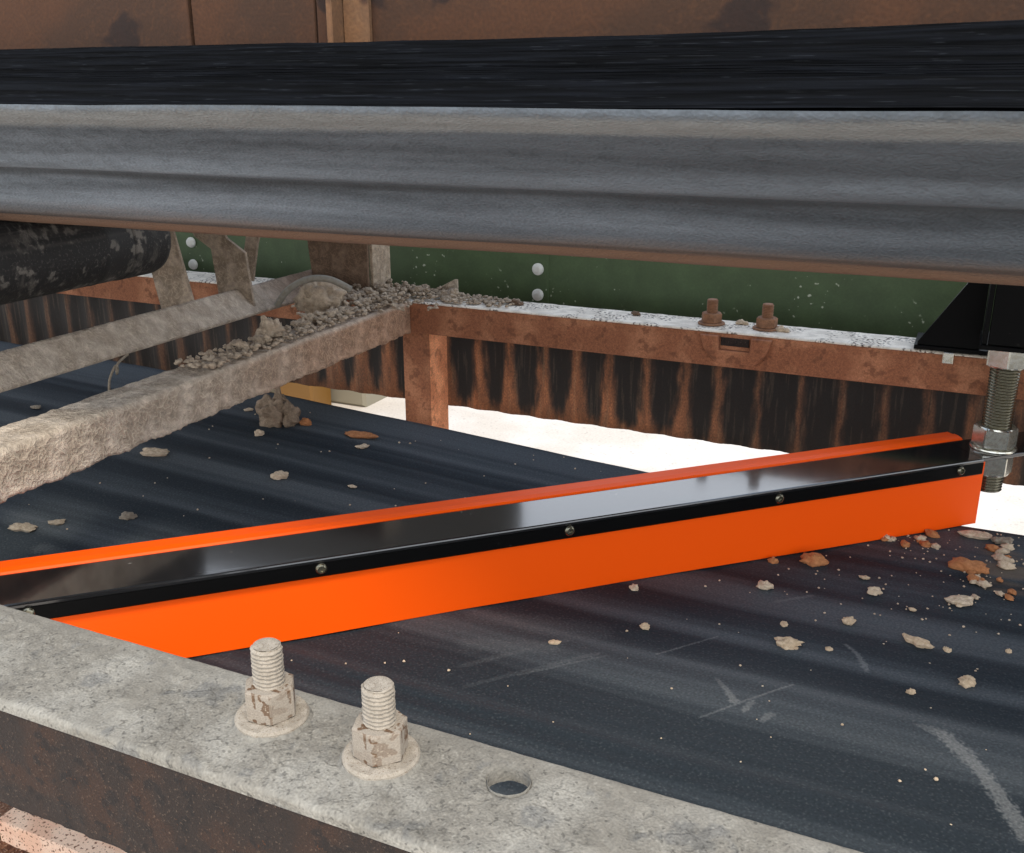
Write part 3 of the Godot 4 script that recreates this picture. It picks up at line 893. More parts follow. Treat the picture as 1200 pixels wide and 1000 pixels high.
func near_stringer() -> void:
	var ns := base("near_stringer", Vector3(0, 0, 0), "crusted grey stringer with bolts and a hole across the foreground", "beam")
	# flange with a bored hole
	var path := PackedVector2Array()   # (z, y)
	path.append(Vector2(-0.431, -0.009))
	for k in 5: path.append(Vector2(-0.431 + 0.0025 * (1 - cos(PI / 2 * k / 4)), -0.0025 + 0.0025 * sin(PI / 2 * k / 4)))
	var nz := 36
	for k in range(1, nz): path.append(Vector2(lerpf(-0.4285, -0.3485, float(k) / nz), 0.0))
	for k in 5: path.append(Vector2(-0.3485 + 0.0035 * sin(PI / 2 * k / 4), -0.0035 + 0.0035 * cos(PI / 2 * k / 4)))
	path.append(Vector2(-0.345, -0.007))
	var step := 0.0024
	var x0 := -0.95
	var nr := int(1.25 / step)
	var nc := path.size()
	var P := PackedVector3Array()
	var inside := PackedByteArray()
	var mask := PackedByteArray()
	mask.resize((nr + 1) * nc)
	mask.fill(1)
	var hc := Vector2(-0.188, -0.4055)
	var hr := 0.0122
	for j in nr + 1:
		var x := x0 + step * j
		for i in nc:
			var p := Vector3(x, path[i].y, path[i].x)
			var d := 0.0
			if i > 0:
				d = (0.00015 if i < 8 else 0.0011) * mudn.get_noise_3dv(p * 0.9) + (0.0010 * mudf.get_noise_3dv(p * 1.1) + 0.0012 * maxf(0, mudc.get_noise_3dv(p))) * (0.25 if i < 8 else 1.0)
			# ragged crust along the near arris
			if i > nc - 3: d = -absf(d) * 0.15
			elif i > nc - 7: d *= 0.8
			p.y += d
			if i < 3: p.z -= d
			if i > nc - 6: p.z += d
			inside.append(1 if Vector2(p.x - hc.x, p.z - hc.y).length() < hr else 0)
			P.append(p)
	for j in range(1, nr):
		for i in range(1, nc - 1):
			var k := j * nc + i
			if inside[k] == 0: continue
			var border := inside[k - 1] == 0 or inside[k + 1] == 0 or inside[k - nc] == 0 or inside[k + nc] == 0 or inside[k - nc - 1] == 0 or inside[k - nc + 1] == 0 or inside[k + nc - 1] == 0 or inside[k + nc + 1] == 0
			if border:
				var e := Vector2(P[k].x - hc.x, P[k].z - hc.y).normalized() * hr
				P[k] = Vector3(hc.x + e.x, P[k].y - 0.001, hc.y + e.y)
			else:
				for q in [k, k - 1, k - nc, k - nc - 1]: mask[q] = 0
	for j in nr:
		for i in nc - 1:
			var k := j * nc + i
			if inside[k] and inside[k + 1] and inside[k + nc] and inside[k + nc + 1]: mask[k] = 0
	var s := begin()
	grid(s, P, nr + 1, nc, Vector3.UP, PackedColorArray(), PackedVector2Array(), mask)
	# wall of the hole
	var H := PackedVector3Array()
	for y in [0.0008, -0.003, -0.009]:
		for i in 41:
			var a := TAU * (i % 40) / 40
			var rr := hr + 0.0006 * mudf.get_noise_3d(cos(a) * 0.02, y, sin(a) * 0.02) - (0.0004 if y > 0 else 0.0)
			H.append(Vector3(hc.x + cos(a) * rr, y, hc.y + sin(a) * rr))
	var a2 := TAU * 20.5 / 40
	grid(s, H, 3, 41, Vector3(-cos(a2), 0, -sin(a2)))
	# underside
	var q2 := PackedVector3Array()
	build(s, "flange", M.crust, ns)
	s = begin()
	var pw: PackedVector2Array = [Vector2(-0.354, -0.0795), Vector2(-0.348, -0.081), Vector2(-0.3458, -0.078), Vector2(-0.3458, -0.0045), Vector2(-0.354, -0.0045)]
	var nw := 260
	var W := PackedVector3Array()
	for j in nw + 1:
		var x := -0.95 + 1.25 * j / nw
		for i in 21:
			var y := lerpf(-0.0045, -0.080, i / 20.0)
			var d := 0.0010 * mudn.get_noise_3d(x, y, 0.3) + 0.0007 * mudf.get_noise_3d(x, y, 0.3)
			W.append(Vector3(x, y + (0.0015 * mudf.get_noise_2d(x, 9.0) if i == 20 else 0.0), -0.3458 + d))
		W.append(Vector3(x, -0.080, -0.354))
		W.append(Vector3(x, -0.0095, -0.354))
	grid(s, W, nw + 1, 23, Vector3(0, 0, 1))
	build(s, "web", M.dark_rust, ns)
	# bolts
	make_bolt(0.0090, 0.0270, 0.0240, 0.0490, 0.0040, 0.0215, M.crusted_nut, M.crusted_thread, "cement crusted bolt with nut and washer in front of the orange blade", "crusted bolts on the near stringer", "flange_bolt", Vector3(-0.3375, 0.0006, -0.399), 0.0007)
	make_bolt(0.0090, 0.0270, 0.0235, 0.0470, 0.0040, 0.0215, M.crusted_nut, M.crusted_thread, "cement crusted bolt with brown nut, next to the open hole", "crusted bolts on the near stringer", "flange_bolt", Vector3(-0.2600, 0.0006, -0.394), 0.0007)

func cross_members() -> void:
	# front cross beam
	var s := begin()
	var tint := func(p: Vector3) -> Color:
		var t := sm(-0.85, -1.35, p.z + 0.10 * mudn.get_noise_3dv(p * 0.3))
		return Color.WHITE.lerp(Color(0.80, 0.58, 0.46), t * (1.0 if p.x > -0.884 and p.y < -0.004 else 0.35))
	var path: Array = [Vector2(-0.884, -0.0585), Vector2(-0.8785, -0.057), Vector2(-0.8775, -0.054), Vector2(-0.8775, -0.007), Vector2(-0.8795, -0.002), Vector2(-0.884, 0.0), Vector2(-0.940, 0.0), Vector2(-0.944, -0.003), Vector2(-0.944, -0.0585)]
	path.reverse()
	muddy_bar(s, path, -0.44, -1.488, 0.0030, func(p: Vector3, n: Vector2) -> float:
		var lump := 0.004 * sm(0.03, 0.0, Vector2(p.z + 0.80, (p.y + 0.03) * 0.7).length()) if n.x > 0.5 else 0.0
		return (0.0022 + lump if n.y < 0.6 else 0.0060), tint)
	var cb := build(s, "cross_beam", M.mud)
	tag(cb, "beige mud caked square cross beam with rubble along its top", "beam")
	# idler frame behind it
	var idf := base("roller_stand", Vector3.ZERO, "dusty inverted angle idler frame with brackets below the upper belt", "stand")
	s = begin()
	var tint2 := func(p: Vector3) -> Color: return Color(0.93, 0.92, 0.92).lerp(Color(0.50, 0.42, 0.38), sm(-1.28, -1.46, p.z))
	var pa: Array = [Vector2(-1.060, -0.003), Vector2(-1.057, 0.001), Vector2(-1.094, 0.034), Vector2(-1.098, 0.0365), Vector2(-1.102, 0.034), Vector2(-1.139, 0.001), Vector2(-1.135, -0.002), Vector2(-1.098, 0.029)]
	pa.reverse()
	muddy_bar(s, pa, -0.44, -1.565, 0.0034, func(p: Vector3, n: Vector2) -> float: return 0.0028 if n.y > 0.1 else 0.0006, tint2)
	build(s, "base_angle", M.mud, idf)
	s = begin()
	extr(s, [Vector2(-1.163, 0.004), Vector2(-1.172, 0.045), Vector2(-1.183, 0.10), Vector2(-1.186, 0.18), Vector2(-1.132, 0.18), Vector2(-1.124, 0.137), Vector2(-1.100, 0.036), Vector2(-1.098, 0.012)], facing_z(-1.206), 0.006, 0.0008)
	build(s, "bracket_plate", M.plate_mud, idf)
	s = begin()
	extr(s, [Vector2(-1.0655, -0.001), Vector2(-1.139, 0.012), Vector2(-1.1395, 0.034), Vector2(-1.146, 0.099), Vector2(-1.179, 0.118), Vector2(-1.20, 0.16), Vector2(-1.13, 0.16), Vector2(-1.112, 0.119), Vector2(-1.076, 0.097)], facing_z(-1.311), 0.006, 0.0008)
	build(s, "bracket_plate", M.plate_mud, idf)
	s = begin()
	extr(s, [Vector2(-1.152, 0.035), Vector2(-1.155, 0.078), Vector2(-1.140, 0.135), Vector2(-1.110, 0.135), Vector2(-1.124, 0.095), Vector2(-1.140, 0.030)], facing_z(-1.403), 0.006, 0.0008)
	build(s, "bracket_plate", M.plate_mud, idf)
	# end stand on the far stringer
	s = begin()
	extr(s, [Vector2(-1.086, 0.0015), Vector2(-1.098, 0.12), Vector2(-1.10, 0.25), Vector2(-0.965, 0.25), Vector2(-0.970, 0.0015)], facing_z(-1.508), 0.007, 0.001)
	build(s, "stand_face", M.mud_brown, idf)
	s = begin()
	box(s, Vector3(-0.9695, 0.0015, -1.568), Vector3(-0.9625, 0.25, -1.5085), 0.001)
	build(s, "stand_side", M.rubble, idf)
	# roller
	var rl := base("idler_roller", Vector3(-1.10, 0.148, -0.842), "black idler roller streaked with grey slurry under the upper belt", "roller")
	s = begin()
	var f := Transform3D(Basis(Vector3.RIGHT, -PI / 2), Vector3.ZERO)
	lathe(s, [Vector2(0.046, -0.13), Vector2(0.052, -0.128), Vector2(0.054, -0.124), Vector2(0.054, 0.150), Vector2(0.0545, 0.1515), Vector2(0.0545, 0.158), Vector2(0.054, 0.1595), Vector2(0.054, 0.2)], 64, f, null, false)
	build(s, "shell", M.roller, rl)
	s = begin()
	lathe(s, [Vector2(0.054, 0.2005), Vector2(0.055, 0.203), Vector2(0.055, 0.262), Vector2(0.053, 0.270), Vector2(0.048, 0.274), Vector2(0.018, 0.274), Vector2(0.016, 0.268), Vector2(0.010, 0.268), Vector2(0.010, 0.300), Vector2(0, 0.300)], 64, f)
	build(s, "end_cap", M.roller, rl)
	# wire hanging below the frame
	s = begin()
	tube(s, spline([Vector3(-1.062, -0.004, -1.02), Vector3(-1.052, -0.010, -0.99), Vector3(-1.050, -0.022, -0.985), Vector3(-1.058, -0.018, -0.995), Vector3(-1.052, -0.012, -0.985), Vector3(-1.054, -0.028, -0.975), Vector3(-1.055, -0.045, -0.972)]), 0.0018, 8)
	tag(build(s, "wire", M.chip_grey), "thin twisted wire scrap hanging under the idler frame angle", "wire")

func return_belt() -> void:
	var s := begin()
	var xs := 190
	var zsn := 120
	var P := PackedVector3Array()
	var U := PackedVector2Array()
	var ridge := func(z: float) -> float:
		var y := 0.0
		for q in [[-0.735, 0.007, 0.0022], [-0.712, 0.005, 0.0018], [-1.218, 0.006, -0.0016], [-0.86, 0.03, 0.0012], [-1.0, 0.04, 0.0016], [-1.12, 0.02, -0.0012], [-1.30, 0.02, 0.0010]]:
			y += q[2] * exp(-pow((z - q[0]) / q[1], 2))
		return y
	for j in zsn + 1:
		var z := lerpf(-1.383, -0.535, float(j) / zsn)
		for i in xs + 1:
			var x := lerpf(-3.2, 1.2, float(i) / xs)
			var wob := 0.006 * sin(x * 3.1 + 1.0) + 0.004 * sin(x * 7.3)
			P.append(Vector3(x, belt_y(x, z) + ridge.call(z + wob) + 0.0008 * mudn.get_noise_2d(x * 0.2, z * 0.3), z))
			U.append(Vector2((x + 1.9) / 2.4, clampf((z + 1.383) / 0.85, 0.002, 0.998)))
	grid(s, P, zsn + 1, xs + 1, Vector3.UP, PackedColorArray(), U)
	var q := PackedVector3Array()
	var u2 := PackedVector2Array()
	for e in [0, zsn]:
		q = PackedVector3Array()
		u2 = PackedVector2Array()
		for k in 3:
			for i in xs + 1:
				q.append(P[e * (xs + 1) + i] + Vector3(0, [0.0, -0.002, -0.011][k], [0.0, 0.001, 0.001][k] * (-1 if e == 0 else 1)))
				u2.append(Vector2(U[e * (xs + 1) + i].x, 0.01 * k))
		grid(s, q, 3, xs + 1, Vector3(0, 0, -1 if e == 0 else 1), PackedColorArray(), u2)
	# underside
	q = PackedVector3Array()
	u2 = PackedVector2Array()
	for j in [0, int(zsn / 2.0), zsn]:
		for i in xs + 1:
			q.append(P[j * (xs + 1) + i] + Vector3(0, -0.011, 0))
			u2.append(U[j * (xs + 1) + i])
	grid(s, q, 3, xs + 1, Vector3.DOWN, PackedColorArray(), u2)
	tag(build(s, "return_belt", M.belt), "dark rubber return belt under the orange plow, scattered with chips", "belt")

func carrying_belt() -> void:
	var s := begin()
	# outer surface (z, y, bulge) from the near edge down to the bend, across the bottom and up the far wing
	var key := [[-0.600, 0.3385], [-0.6035, 0.3340], [-0.615, 0.3285], [-0.632, 0.3225], [-0.658, 0.3105], [-0.688, 0.2945], [-0.710, 0.2812], [-0.725, 0.2765], [-0.736, 0.2760], [-0.746, 0.2700], [-0.768, 0.2530], [-0.798, 0.2315], [-0.820, 0.2185], [-0.830, 0.2170], [-0.838, 0.2125], [-0.848, 0.2068], [-0.858, 0.2040], [-0.875, 0.2025], [-0.96, 0.2020], [-1.045, 0.2025], [-1.09, 0.212], [-1.20, 0.272], [-1.318, 0.337]]
	var pts := []
	for k in key: pts.append(Vector3(0, k[1], k[0]))
	var c := spline(pts, 8)
	var total := 0.0
	var at := [0.0]
	for i in range(1, c.size()):
		total += c[i].distance_to(c[i - 1])
		at.append(total)
	var wing: float = at[16 * 8]
	var P := PackedVector3Array()
	var U := PackedVector2Array()
	var nx := 120
	for j in nx + 1:
		var x := lerpf(-3.2, 1.2, float(j) / nx)
		var rise := 0.0075 * (x + 0.4) 
		for i in c.size():
			var k := sm(0.30, 0.20, c[i].y)
			P.append(c[i] + Vector3(x, rise * k * 0.9 + 0.0012 * mudn.get_noise_2d(x * 0.08, c[i].z * 0.3), 0))
			U.append(Vector2((x + 1.9) / 2.2, clampf(at[i] / wing, 0.003, 0.997)))
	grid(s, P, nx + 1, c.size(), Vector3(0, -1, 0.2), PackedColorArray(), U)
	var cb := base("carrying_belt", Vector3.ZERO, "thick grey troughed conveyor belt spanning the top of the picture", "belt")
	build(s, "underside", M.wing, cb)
	# edge strip, and the carrying face inside
	s = begin()
	var P2 := PackedVector3Array()
	var U2 := PackedVector2Array()
	var es := [[-0.600, 0.3385], [-0.6008, 0.3400], [-0.6028, 0.3408], [-0.6040, 0.3440], [-0.6046, 0.3480], [-0.6050, 0.3520], [-0.6062, 0.3542], [-0.6085, 0.3552], [-0.614, 0.3550]]
	for j in 200:
		var x := lerpf(-3.2, 1.2, j / 199.0)
		for i in es.size():
			var d := 0.0006 * mudn.get_noise_2d(x * 0.3, es[i][1] * 9.0)
			P2.append(Vector3(x, es[i][1] + d + 0.0022 * sm(-0.3, 0.1, x), es[i][0] + d))
			U2.append(Vector2(x / 0.8, i * 0.035))
	grid(s, P2, 200, es.size(), Vector3(0, 0, 1), PackedColorArray(), U2)
	build(s, "edge", M.edge, cb)
	s = begin()
	var P3 := PackedVector3Array()
	for j in 20:
		var x := lerpf(-3.2, 1.2, j / 19.0)
		for q in [[-0.614, 0.355], [-0.86, 0.218], [-1.06, 0.218], [-1.30, 0.349], [-1.318, 0.338]]: P3.append(Vector3(x, q[1], q[0]))
	grid(s, P3, 20, 5, Vector3.UP)
	build(s, "carrying_face", M.dark, cb)
	# rubber skirt standing in the trough
	s = begin()
	P2 = PackedVector3Array()
	U2 = PackedVector2Array()
	var ks := [[-0.6195, 0.335], [-0.6180, 0.350], [-0.6172, 0.358], [-0.6180, 0.3605], [-0.6176, 0.363], [-0.6170, 0.369], [-0.6178, 0.3705], [-0.6182, 0.372], [-0.6176, 0.377], [-0.6185, 0.380], [-0.630, 0.3805]]
	for j in 260:
		var x := lerpf(-3.2, 1.2, j / 259.0)
		for i in ks.size():
			var d := 0.0007 * mudn.get_noise_2d(x * 0.25, ks[i][1] * 12.0)
			P2.append(Vector3(x, ks[i][1] + d + (0.0055 * sm(-0.25, 0.15, x) if i > 7 else 0.0), ks[i][0] + d))
			U2.append(Vector2(x / 0.62, 0.3 + i * 0.06))
	grid(s, P2, 260, ks.size(), Vector3(0, 0, 1), PackedColorArray(), U2)
	var sk := build(s, "skirt_rubber", M.edge)
	tag(sk, "black ribbed rubber skirting strip along the top of the upper belt", "skirting")
	# chute side above
	var ch := base("chute_side", Vector3(0, 0.36, -0.66), "brown rust stained steel chute side above the black skirting", "chute")
	var cuts := [-3.2, -1.9, -0.5772, -0.4603, 1.3]
	for i in cuts.size() - 1:
		s = begin()
		box(s, Vector3(cuts[i] + 0.0012, 0.0, -0.006 + 0.0012 * (i % 2)), Vector3(cuts[i + 1] - 0.0012, 0.85, 0.0012 * (i % 2)), 0.0007)
		build(s, "plate", M.chute, ch)
	s = begin()
	box(s, Vector3(-0.4385, 0.0, 0.0015), Vector3(-0.4335, 0.85, 0.020), 0.0008)
	box(s, Vector3(-0.433, 0.0, 0.0015), Vector3(-0.4115, 0.85, 0.0065), 0.0008)
	build(s, "stiffener", M.stiffener, ch)
	s = begin()
	box(s, Vector3(-3.2, 0, -0.61), Vector3(1.3, 0.85, -0.604), 0.0007)
	build(s, "plate", M.chute, ch)

func plow() -> void:
	var F := Transform3D(Basis(Vector3(0.714, 0, -0.700), Vector3.UP, Vector3(0.700, 0, 0.714)), Vector3(-0.67, 0, -0.69))
	var pl := base("belt_plow", F.origin, "diagonal orange belt plow with black steel bar lying across the return belt", "plow")
	pl.transform = F
	var s := begin()
	var poly := PackedVector2Array()
	var n := 14
	for i in n + 1:
		var a := lerpf(-0.25, 1.009, float(i) / n)
		var w := F * Vector3(a, 0, 0)
		poly.append(Vector2(a, belt_y(w.x, w.z) + 0.0015))
	poly.append(Vector2(1.009, -0.1180)); poly.append(Vector2(-0.25, -0.1180))
	extr(s, poly, facing_z(-0.012), 0.012, 0.0008)
	build(s, "blade", M.orange, pl)
	s = begin()
	extr(s, [Vector2(-0.0645, -0.160), Vector2(-0.0645, -0.1122), Vector2(-0.0665, -0.1102), Vector2(-0.074, -0.1088), Vector2(-0.081, -0.1088), Vector2(-0.0815, -0.1100), Vector2(-0.094, -0.1100), Vector2(-0.0965, -0.1125), Vector2(-0.0965, -0.160)], Transform3D(Basis(Vector3(0, 0, 1), Vector3(0, 1, 0), Vector3(1, 0, 0)), Vector3(-0.25, 0, 0)), 1.28, 0.0006)
	build(s, "rear_strip", M.orange, pl)
	# black angle: flange and lip
	s = begin()
	var fr := Transform3D(Basis(Vector3(0, 0, 1), Vector3(0, 1, 0), Vector3(1, 0, 0)), Vector3(-0.25, 0, 0))
	extr(s, [Vector2(0.0005, -0.1173), Vector2(0.0058, -0.1173), Vector2(0.0065, -0.1140), Vector2(0.0060, -0.1127), Vector2(0.0045, -0.1120), Vector2(-0.0635, -0.1120), Vector2(-0.0640, -0.1170)], fr, 1.250, 0.0006)
	box(s, Vector3(1.0002, -0.1170, -0.0640), Vector3(1.30, -0.1120, 0.0045), 0.0006)
	build(s, "steel_flange", M.black, pl)
	s = begin()
	extr(s, [Vector2(0.0005, -0.1335), Vector2(0.0055, -0.1335), Vector2(0.0065, -0.132), Vector2(0.0066, -0.1176), Vector2(0.0005, -0.1176)], fr, 1.250, 0.0006)
	build(s, "steel_lip", M.black_dull, pl)
	for a in [-0.15, 0.128, 0.408, 0.685, 0.962]:
		s = begin()
		lathe(s, [Vector2(0.0062, 0), Vector2(0.0060, 0.0013), Vector2(0.0050, 0.0026), Vector2(0.0040, 0.0032), Vector2(0.0033, 0.0032), Vector2(0.0028, 0.0010), Vector2(0, 0.0010)], 18, Transform3D(Basis(Vector3.RIGHT, PI / 2), Vector3(a, -0.1235, 0.0066)))
		build(s, "bolt", M.zinc_dark, pl)
	# hanger rod
	var rd := base("hanger_rod", Vector3(0.058, 0, -1.439), "thick zinc threaded rod with big nuts hanging the plow from the bracket", "rod")
	s = begin()
	thread(s, 0.0190, 0.0040, 0.0022, -0.171, 0.060, Transform3D(), 0.0, 48)
	build(s, "shank", M.zinc_dark, rd)
	for q in [[0.0025, 0.0275, 0.55], [-0.1085, 0.0285, 0.06], [-0.1465, 0.0290, 0.2]]:
		s = begin()
		hex_nut(s, 0.049, q[1], Transform3D(Basis(), Vector3(0, q[0], 0)), 0.016, q[2])
		build(s, "nut", M.zinc, rd)
	s = begin()
	lathe(s, [Vector2(0.018, -0.1118), Vector2(0.0295, -0.1118), Vector2(0.0298, -0.1105), Vector2(0.0292, -0.1087), Vector2(0.018, -0.1087)], 48, Transform3D())
	build(s, "washer", M.zinc, rd)

func lie(x: float, z: float) -> Vector3: return Vector3(x, belt_y(x, z) + 0.0006, z)

func debris() -> void:
	var s: SurfaceTool
	# big clod with a spike
	var cl := base("mud_clod", lie(-1.0, -1.264), "tall beige mud clod with a pointed flake on top, behind the cross beam", "clod")
	s = begin()
	clod(s, Vector3(-0.008, -0.004, 0.006), Vector3(0.026, 0.026, 0.022), 3, 0.55, 30, 0.3)
	clod(s, Vector3(0.018, -0.003, -0.004), Vector3(0.016, 0.024, 0.018), 5, 0.5, 24, 0.9)
	clod(s, Vector3(-0.002, 0.014, -0.008), Vector3(0.014, 0.020, 0.012), 8, 0.5, 20, 0.2)
	build(s, "lump", M.clod, cl)
	s = begin()
	extr(s, [Vector2(-0.009, 0.030), Vector2(0.009, 0.028), Vector2(0.004, 0.062), Vector2(-0.003, 0.080)], facing_z(-0.004), 0.004, 0.001)
	build(s, "flake", M.clod, cl)
	# [x, z, half length, half width, height, turn, tone, label, kind]
	var list := [
		[-0.855, -1.278, 0.026, 0.012, 0.005, 0.15, "orange", "flat orange chip on the belt in front of the rusty post", "f"],
		[-0.824, -1.239, 0.010, 0.007, 0.004, 0.8, "tan", "small notched tan chip just in front of the flat orange chip", "f"],
		[-0.860, -1.079, 0.012, 0.009, 0.006, 0.3, "tan", "tan chip alone on the belt between cross beam and plow", "c"],
		[-0.753, -1.102, 0.006, 0.004, 0.003, 0.1, "tan", "small tan crumb left of the plow, right of the lone tan chip", "f"],
		[-0.975, -0.902, 0.010, 0.009, 0.005, 0.5, "grey", "round grey chip on the belt near the plow's orange strip", "c"],
		[-1.071, -1.057, 0.021, 0.013, 0.007, 0.2, "tan", "ragged tan flake on the belt below the cross beam's middle", "f"],
		[-1.054, -0.856, 0.012, 0.008, 0.004, 0.4, "grey", "smaller grey flake at the left, behind the plow", "f"],
		[-1.085, -0.828, 0.021, 0.012, 0.005, 0.0, "grey", "larger cracked grey flake at the left edge, behind the plow", "f"],
		[-1.374, -1.110, 0.009, 0.006, 0.004, 0.0, "grey", "small grey flake on the shaded belt under the idler frame", "f"],
		[-1.077, -1.283, 0.008, 0.005, 0.004, 0.6, "tan", "little tan chip left of the tall mud clod", "f"],
		[-0.991, -1.200, 0.007, 0.006, 0.006, 0.6, "tan", "little tan lump at the front foot of the tall mud clod", "c"],
		[-0.958, -1.278, 0.009, 0.007, 0.008, 0.3, "orange", "brown lump against the right side of the tall mud clod", "c"],
		[-0.130, -1.181, 0.014, 0.011, 0.009, 0.2, "orange", "crumbly reddish clod beyond the other chips, near the plow's blade", "c"],
		[-0.176, -1.161, 0.0055, 0.005, 0.005, 0.2, "orange", "tiny reddish lump just left of the crumbly reddish clod", "c"],
		[-0.172, -1.089, 0.009, 0.006, 0.006, 0.1, "tan", "tan lump left of the reddish clod and nearer to us", "c"],
		[-0.068, -1.166, 0.0055, 0.004, 0.003, 0.0, "pale", "pale flat chip right of the crumbly reddish clod", "f"],
		[-0.054, -1.133, 0.008, 0.006, 0.005, 0.5, "tan", "tan chip in the middle of the belt right of the plow", "c"],
		[-0.072, -1.048, 0.009, 0.007, 0.005, 0.9, "pale", "cream star shaped chip in the middle of the belt", "f"],
		[-0.135, -1.009, 0.004, 0.004, 0.004, 0.0, "pale", "tiny cream bead above the wide cream clod", "c"],
		[-0.124, -0.971, 0.013, 0.008, 0.006, 0.2, "pale", "wide cream clod left of the middle of the belt", "c"],
		[-0.083, -0.979, 0.004, 0.003, 0.003, 0.0, "pale", "tiny cream bead right of the wide cream clod", "c"],
		[0.000, -1.033, 0.017, 0.007, 0.006, -0.35, "pale", "long pale chip with a tail near the right side of the belt", "f"],
		[0.030, -1.031, 0.004, 0.0035, 0.003, 0.0, "pale", "tiny pale bead right of the long pale chip", "c"],
		[-0.010, -1.108, 0.0045, 0.003, 0.003, 0.0, "pale", "tiny pale flake above the long pale chip", "f"],
		[0.050, -0.971, 0.008, 0.007, 0.006, 0.4, "pale", "cream lump nearest the right edge of the picture", "c"],
		[0.001, -0.933, 0.004, 0.0035, 0.003, 0.0, "pale", "tiny cream lump left of the right hand cream lump", "c"],
		[0.044, -1.248, 0.022, 0.014, 0.008, -0.1, "orange", "flat oval orange clod near the belt's far right edge", "c"],
		[0.037, -1.150, 0.014, 0.011, 0.006, 0.3, "tan", "brown tan slab in front of the oval orange clod", "f"],
		[0.088, -1.054, 0.003, 0.0025, 0.003, 0.0, "pale", "tiny white speck at the right edge of the belt", "c"],
		[0.052, -1.352, 0.019, 0.010, 0.006, 0.1, "tan", "tan slab on the belt's far edge behind the oval orange clod", "f"],
		[0.083, -1.345, 0.012, 0.010, 0.007, 0.5, "grey", "grey slab at the far right corner of the belt", "f"],
		[-0.310, -1.017, 0.0055, 0.005, 0.005, 0.0, "tan", "small tan bead in front of the plow's middle", "c"],
		[-0.272, -0.940, 0.0055, 0.005, 0.004, 0.0, "pale", "small cream cluster on the belt before the plow's middle", "c"],
		[-0.349, -0.869, 0.006, 0.004, 0.003, 0.3, "pale", "white flake on the belt near the chalky scuffs", "f"],
	]
	var i := 0
	for q in list:
		i += 1
		s = begin()
		var o := lie(q[0], q[1])
		if q[8] == "f":
			flake(s, Vector3.ZERO, q[2], q[3], q[4] * 1.05, 40 + i * 3, q[5], 0.0)
		else:
			clod(s, Vector3(0, -0.0008, 0), Vector3(q[2], q[4], q[3]), 40 + i * 3, 0.42, 22, q[5], 0.4)
			if q[2] > 0.010:
				for k in 5:
					var a := rng.randf() * TAU
					var r: float = q[2] * rng.randf_range(0.18, 0.34)
					clod(s, Vector3(cos(a) * q[2] * 0.8, -0.0005, sin(a) * q[3] * 0.9), Vector3(r, r * 0.7, r), 90 + k + i, 0.5, 10, a, 0.4)
		var m := build(s, "mud_chip", M["chip_" + q[6]])
		m.position = o
		tag(m, q[7], "mud chip", "dried mud chips on the return belt")
	# spill of lumps by the far edge and round the orange clod
	var spill := [[-0.034, -1.305, 0.035, 0.018, 14, "small tan lump in the crumbled patch at the foot of the plow's right end", "lumps at the plow's right end"],
		[0.062, -1.185, 0.024, 0.030, 14, "small tan lump in the scatter just before the oval orange clod", "lumps before the oval orange clod"],
		[0.09, -1.30, 0.02, 0.035, 9, "small tan lump in the dusty spill behind the oval orange clod", "lumps behind the oval orange clod"]]
	for sp in spill:
		for k in sp[4]:
			s = begin()
			var r := rng.randf_range(0.003, 0.0075)
			clod(s, Vector3.ZERO, Vector3(r * rng.randf_range(1.0, 1.5), r * 0.7, r), 200 + k * 7, 0.5, 11, rng.randf() * TAU, 0.4)
			var m := build(s, "mud_lump", M.chip_tan if k % 3 else M.chip_orange)
			m.position = lie(sp[0] + rng.randfn() * sp[2] * 0.6, minf(sp[1] + rng.randfn() * sp[3] * 0.6, -0.9))
			tag(m, sp[5], "mud lump", sp[6])
	# pebbles on the far stringer
	for q in [[-0.318, -1.552, 0.006, "pair of tan pebbles", "between the two rusty bolts on the far stringer"], [-0.252, -1.528, 0.0065, "tan pebble heap", "just right of the two rusty bolts on the far stringer"], [-0.487, -1.545, 0.006, "brown pebble", "on the white stringer top left of the two rusty bolts"], [-0.70, -1.54, 0.007, "dark brown chip", "alone on the speckled part of the far stringer's top"]]:
		s = begin()
		var sd := int(-q[0] * 1000.0)
		clod(s, Vector3.ZERO, Vector3(q[2] * 1.2, q[2] * 0.8, q[2]), sd, 0.45, 16, 0.3, 0.4)
		if sd != 487: clod(s, Vector3(q[2] * 1.4, 0, 0.002), Vector3(q[2] * 0.8, q[2] * 0.6, q[2] * 0.7), sd + 3, 0.45, 14, 0.9, 0.4)
		var m := build(s, "pebble", M.chip_tan if sd < 400 else M.mud_brown)
		m.position = Vector3(q[0], 0.0006, q[1])
		tag(m, q[3] + " " + q[4], "pebble", "pebbles on the far stringer")
	# crumbs all over the belt: too many to count
	s = begin()
	for k in 380:
		var x := rng.randf_range(-1.35, 0.13)
		var z := rng.randf_range(-1.37, -0.62)
		if k > 190:
			x = clampf(0.02 + rng.randfn() * 0.09, -0.3, 0.15)
			z = clampf(-1.24 + rng.randfn() * 0.09, -1.37, -0.8)
		var r := rng.randf_range(0.0006, 0.0017) * (1.4 if rng.randf() < 0.1 else 1.0)
		clod(s, lie(x, z), Vector3(r, r * 0.8, r), k, 0.4, 6, 0.0, 0.4)
	tag(build(s, "mud_crumbs", M.chip_tan), "fine pale crumbs of mud sprinkled over the return belt", "crumbs", "", "stuff")
	# rubble on the cross beam
	var fines := begin()
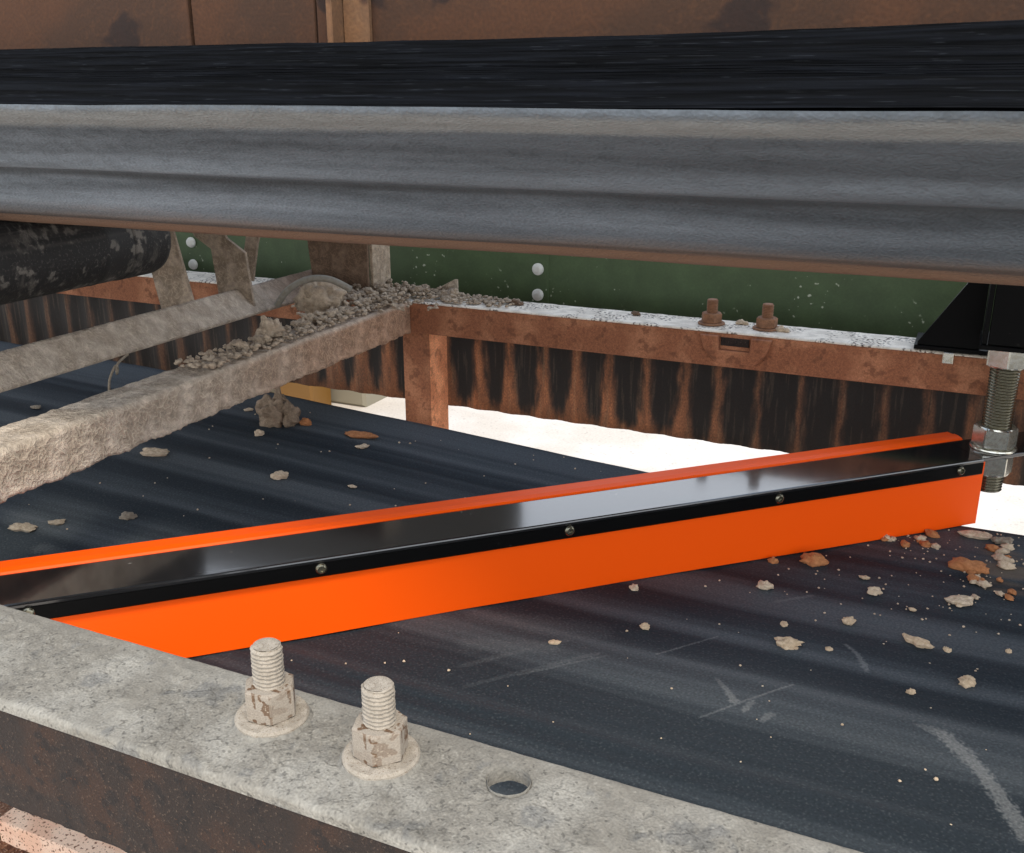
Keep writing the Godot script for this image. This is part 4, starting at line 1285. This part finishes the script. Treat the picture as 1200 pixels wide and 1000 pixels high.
	for k in 1500:
		var z := lerpf(-0.98, -1.50, rng.randf())
		var x := rng.randf_range(-0.945, -0.884)
		var up := 0.004
		if k > 560:
			z = -1.45 + rng.randfn() * 0.05
			x = -0.95 + rng.randfn() * 0.055
			up = 0.012
		if k > 980:
			z = rng.randf_range(-1.565, -1.497)
			x = lerpf(-1.04, -0.70, pow(rng.randf(), 1.5))
			up = 0.016 * sm(-0.75, -0.95, x)
		if z < -1.565 or x < -1.05: continue
		var r := rng.randf_range(0.0015, 0.0048)
		clod(fines, Vector3(x, 0.002 + up * rng.randf(), z), Vector3(r * 1.2, r * 0.8, r), k, 0.55, 7, rng.randf() * TAU, 0.4)
	tag(build(fines, "mud_rubble", M.rubble), "fine dried mud rubble along the cross beam and heaped in its corner", "rubble", "", "stuff")
	var where := ["dried mud lump in the row of rubble along the top of the cross beam", "dried mud lump in the heap where the cross beam meets the far stringer", "dried mud lump in the rubble on the far stringer beside the steel tab"]
	var set_of := ["lumps in a row along the cross beam", "lumps heaped in the far corner", "lumps on the far stringer"]
	var places := []
	for k in 24: places.append([rng.randf_range(-0.94, -0.90), lerpf(-1.06, -1.38, rng.randf()), rng.randf_range(0.005, 0.009), 0])
	for k in 30: places.append([-0.935 + rng.randfn() * 0.04, -1.46 + rng.randfn() * 0.035, rng.randf_range(0.005, 0.010), 1])
	for k in 18: places.append([lerpf(-1.0, -0.80, rng.randf()), rng.randf_range(-1.56, -1.505), rng.randf_range(0.005, 0.009), 2])
	for p in places:
		s = begin()
		var r: float = p[2]
		clod(s, Vector3.ZERO, Vector3(r * rng.randf_range(1.0, 1.7), r * rng.randf_range(0.5, 0.9), r), rng.randi() % 900, 0.6, 15, rng.randf() * TAU, 0.4)
		var m := build(s, "rubble_lump", M.rubble)
		m.position = Vector3(clampf(p[0], -1.03, -0.70), 0.003 + 0.009 * rng.randf() * (1.0 if p[1] < -1.38 else 0.4), clampf(p[1], -1.562, -0.9))
		m.rotation = Vector3(rng.randf_range(-0.4, 0.4), 0, rng.randf_range(-0.4, 0.4))
		tag(m, where[p[3]], "mud lump", set_of[p[3]])
	s = begin()
	clod(s, Vector3.ZERO, Vector3(0.017, 0.017, 0.014), 17, 0.6, 26, 0.4, 0.5)
	var bigm := build(s, "mud_lump", M.rubble)
	bigm.position = Vector3(-0.925, 0.004, -1.165)
	tag(bigm, "largest pale lump perched alone on the cross beam's rubble", "mud lump")
	s = begin()
	clod(s, Vector3(0, 0.0, 0), Vector3(0.036, 0.032, 0.030), 23, 0.42, 44, 0.2, 0.6)
	for k in 7:
		var a := TAU * k / 7.0
		clod(s, Vector3(cos(a) * 0.018, 0.012 + 0.016 * sin(a), 0.018), Vector3(0.014, 0.014, 0.012), 60 + k, 0.3, 16, a, 0.5)
	var ball := base("mud_ball", Vector3(-0.985, -0.004, -1.375), "round caked mud ball caught between cross beam and idler frame", "clod")
	build(s, "lump", M.rubble, ball)
	s = begin()
	tube(s, spline([Vector3(-1.035, 0.010, -1.325), Vector3(-1.015, 0.036, -1.330), Vector3(-0.985, 0.054, -1.345), Vector3(-0.952, 0.054, -1.36), Vector3(-0.925, 0.036, -1.38)]), 0.0055, 10)
	tag(build(s, "strap", M.fabric), "dusty grey strap arching over the round mud ball", "strap")
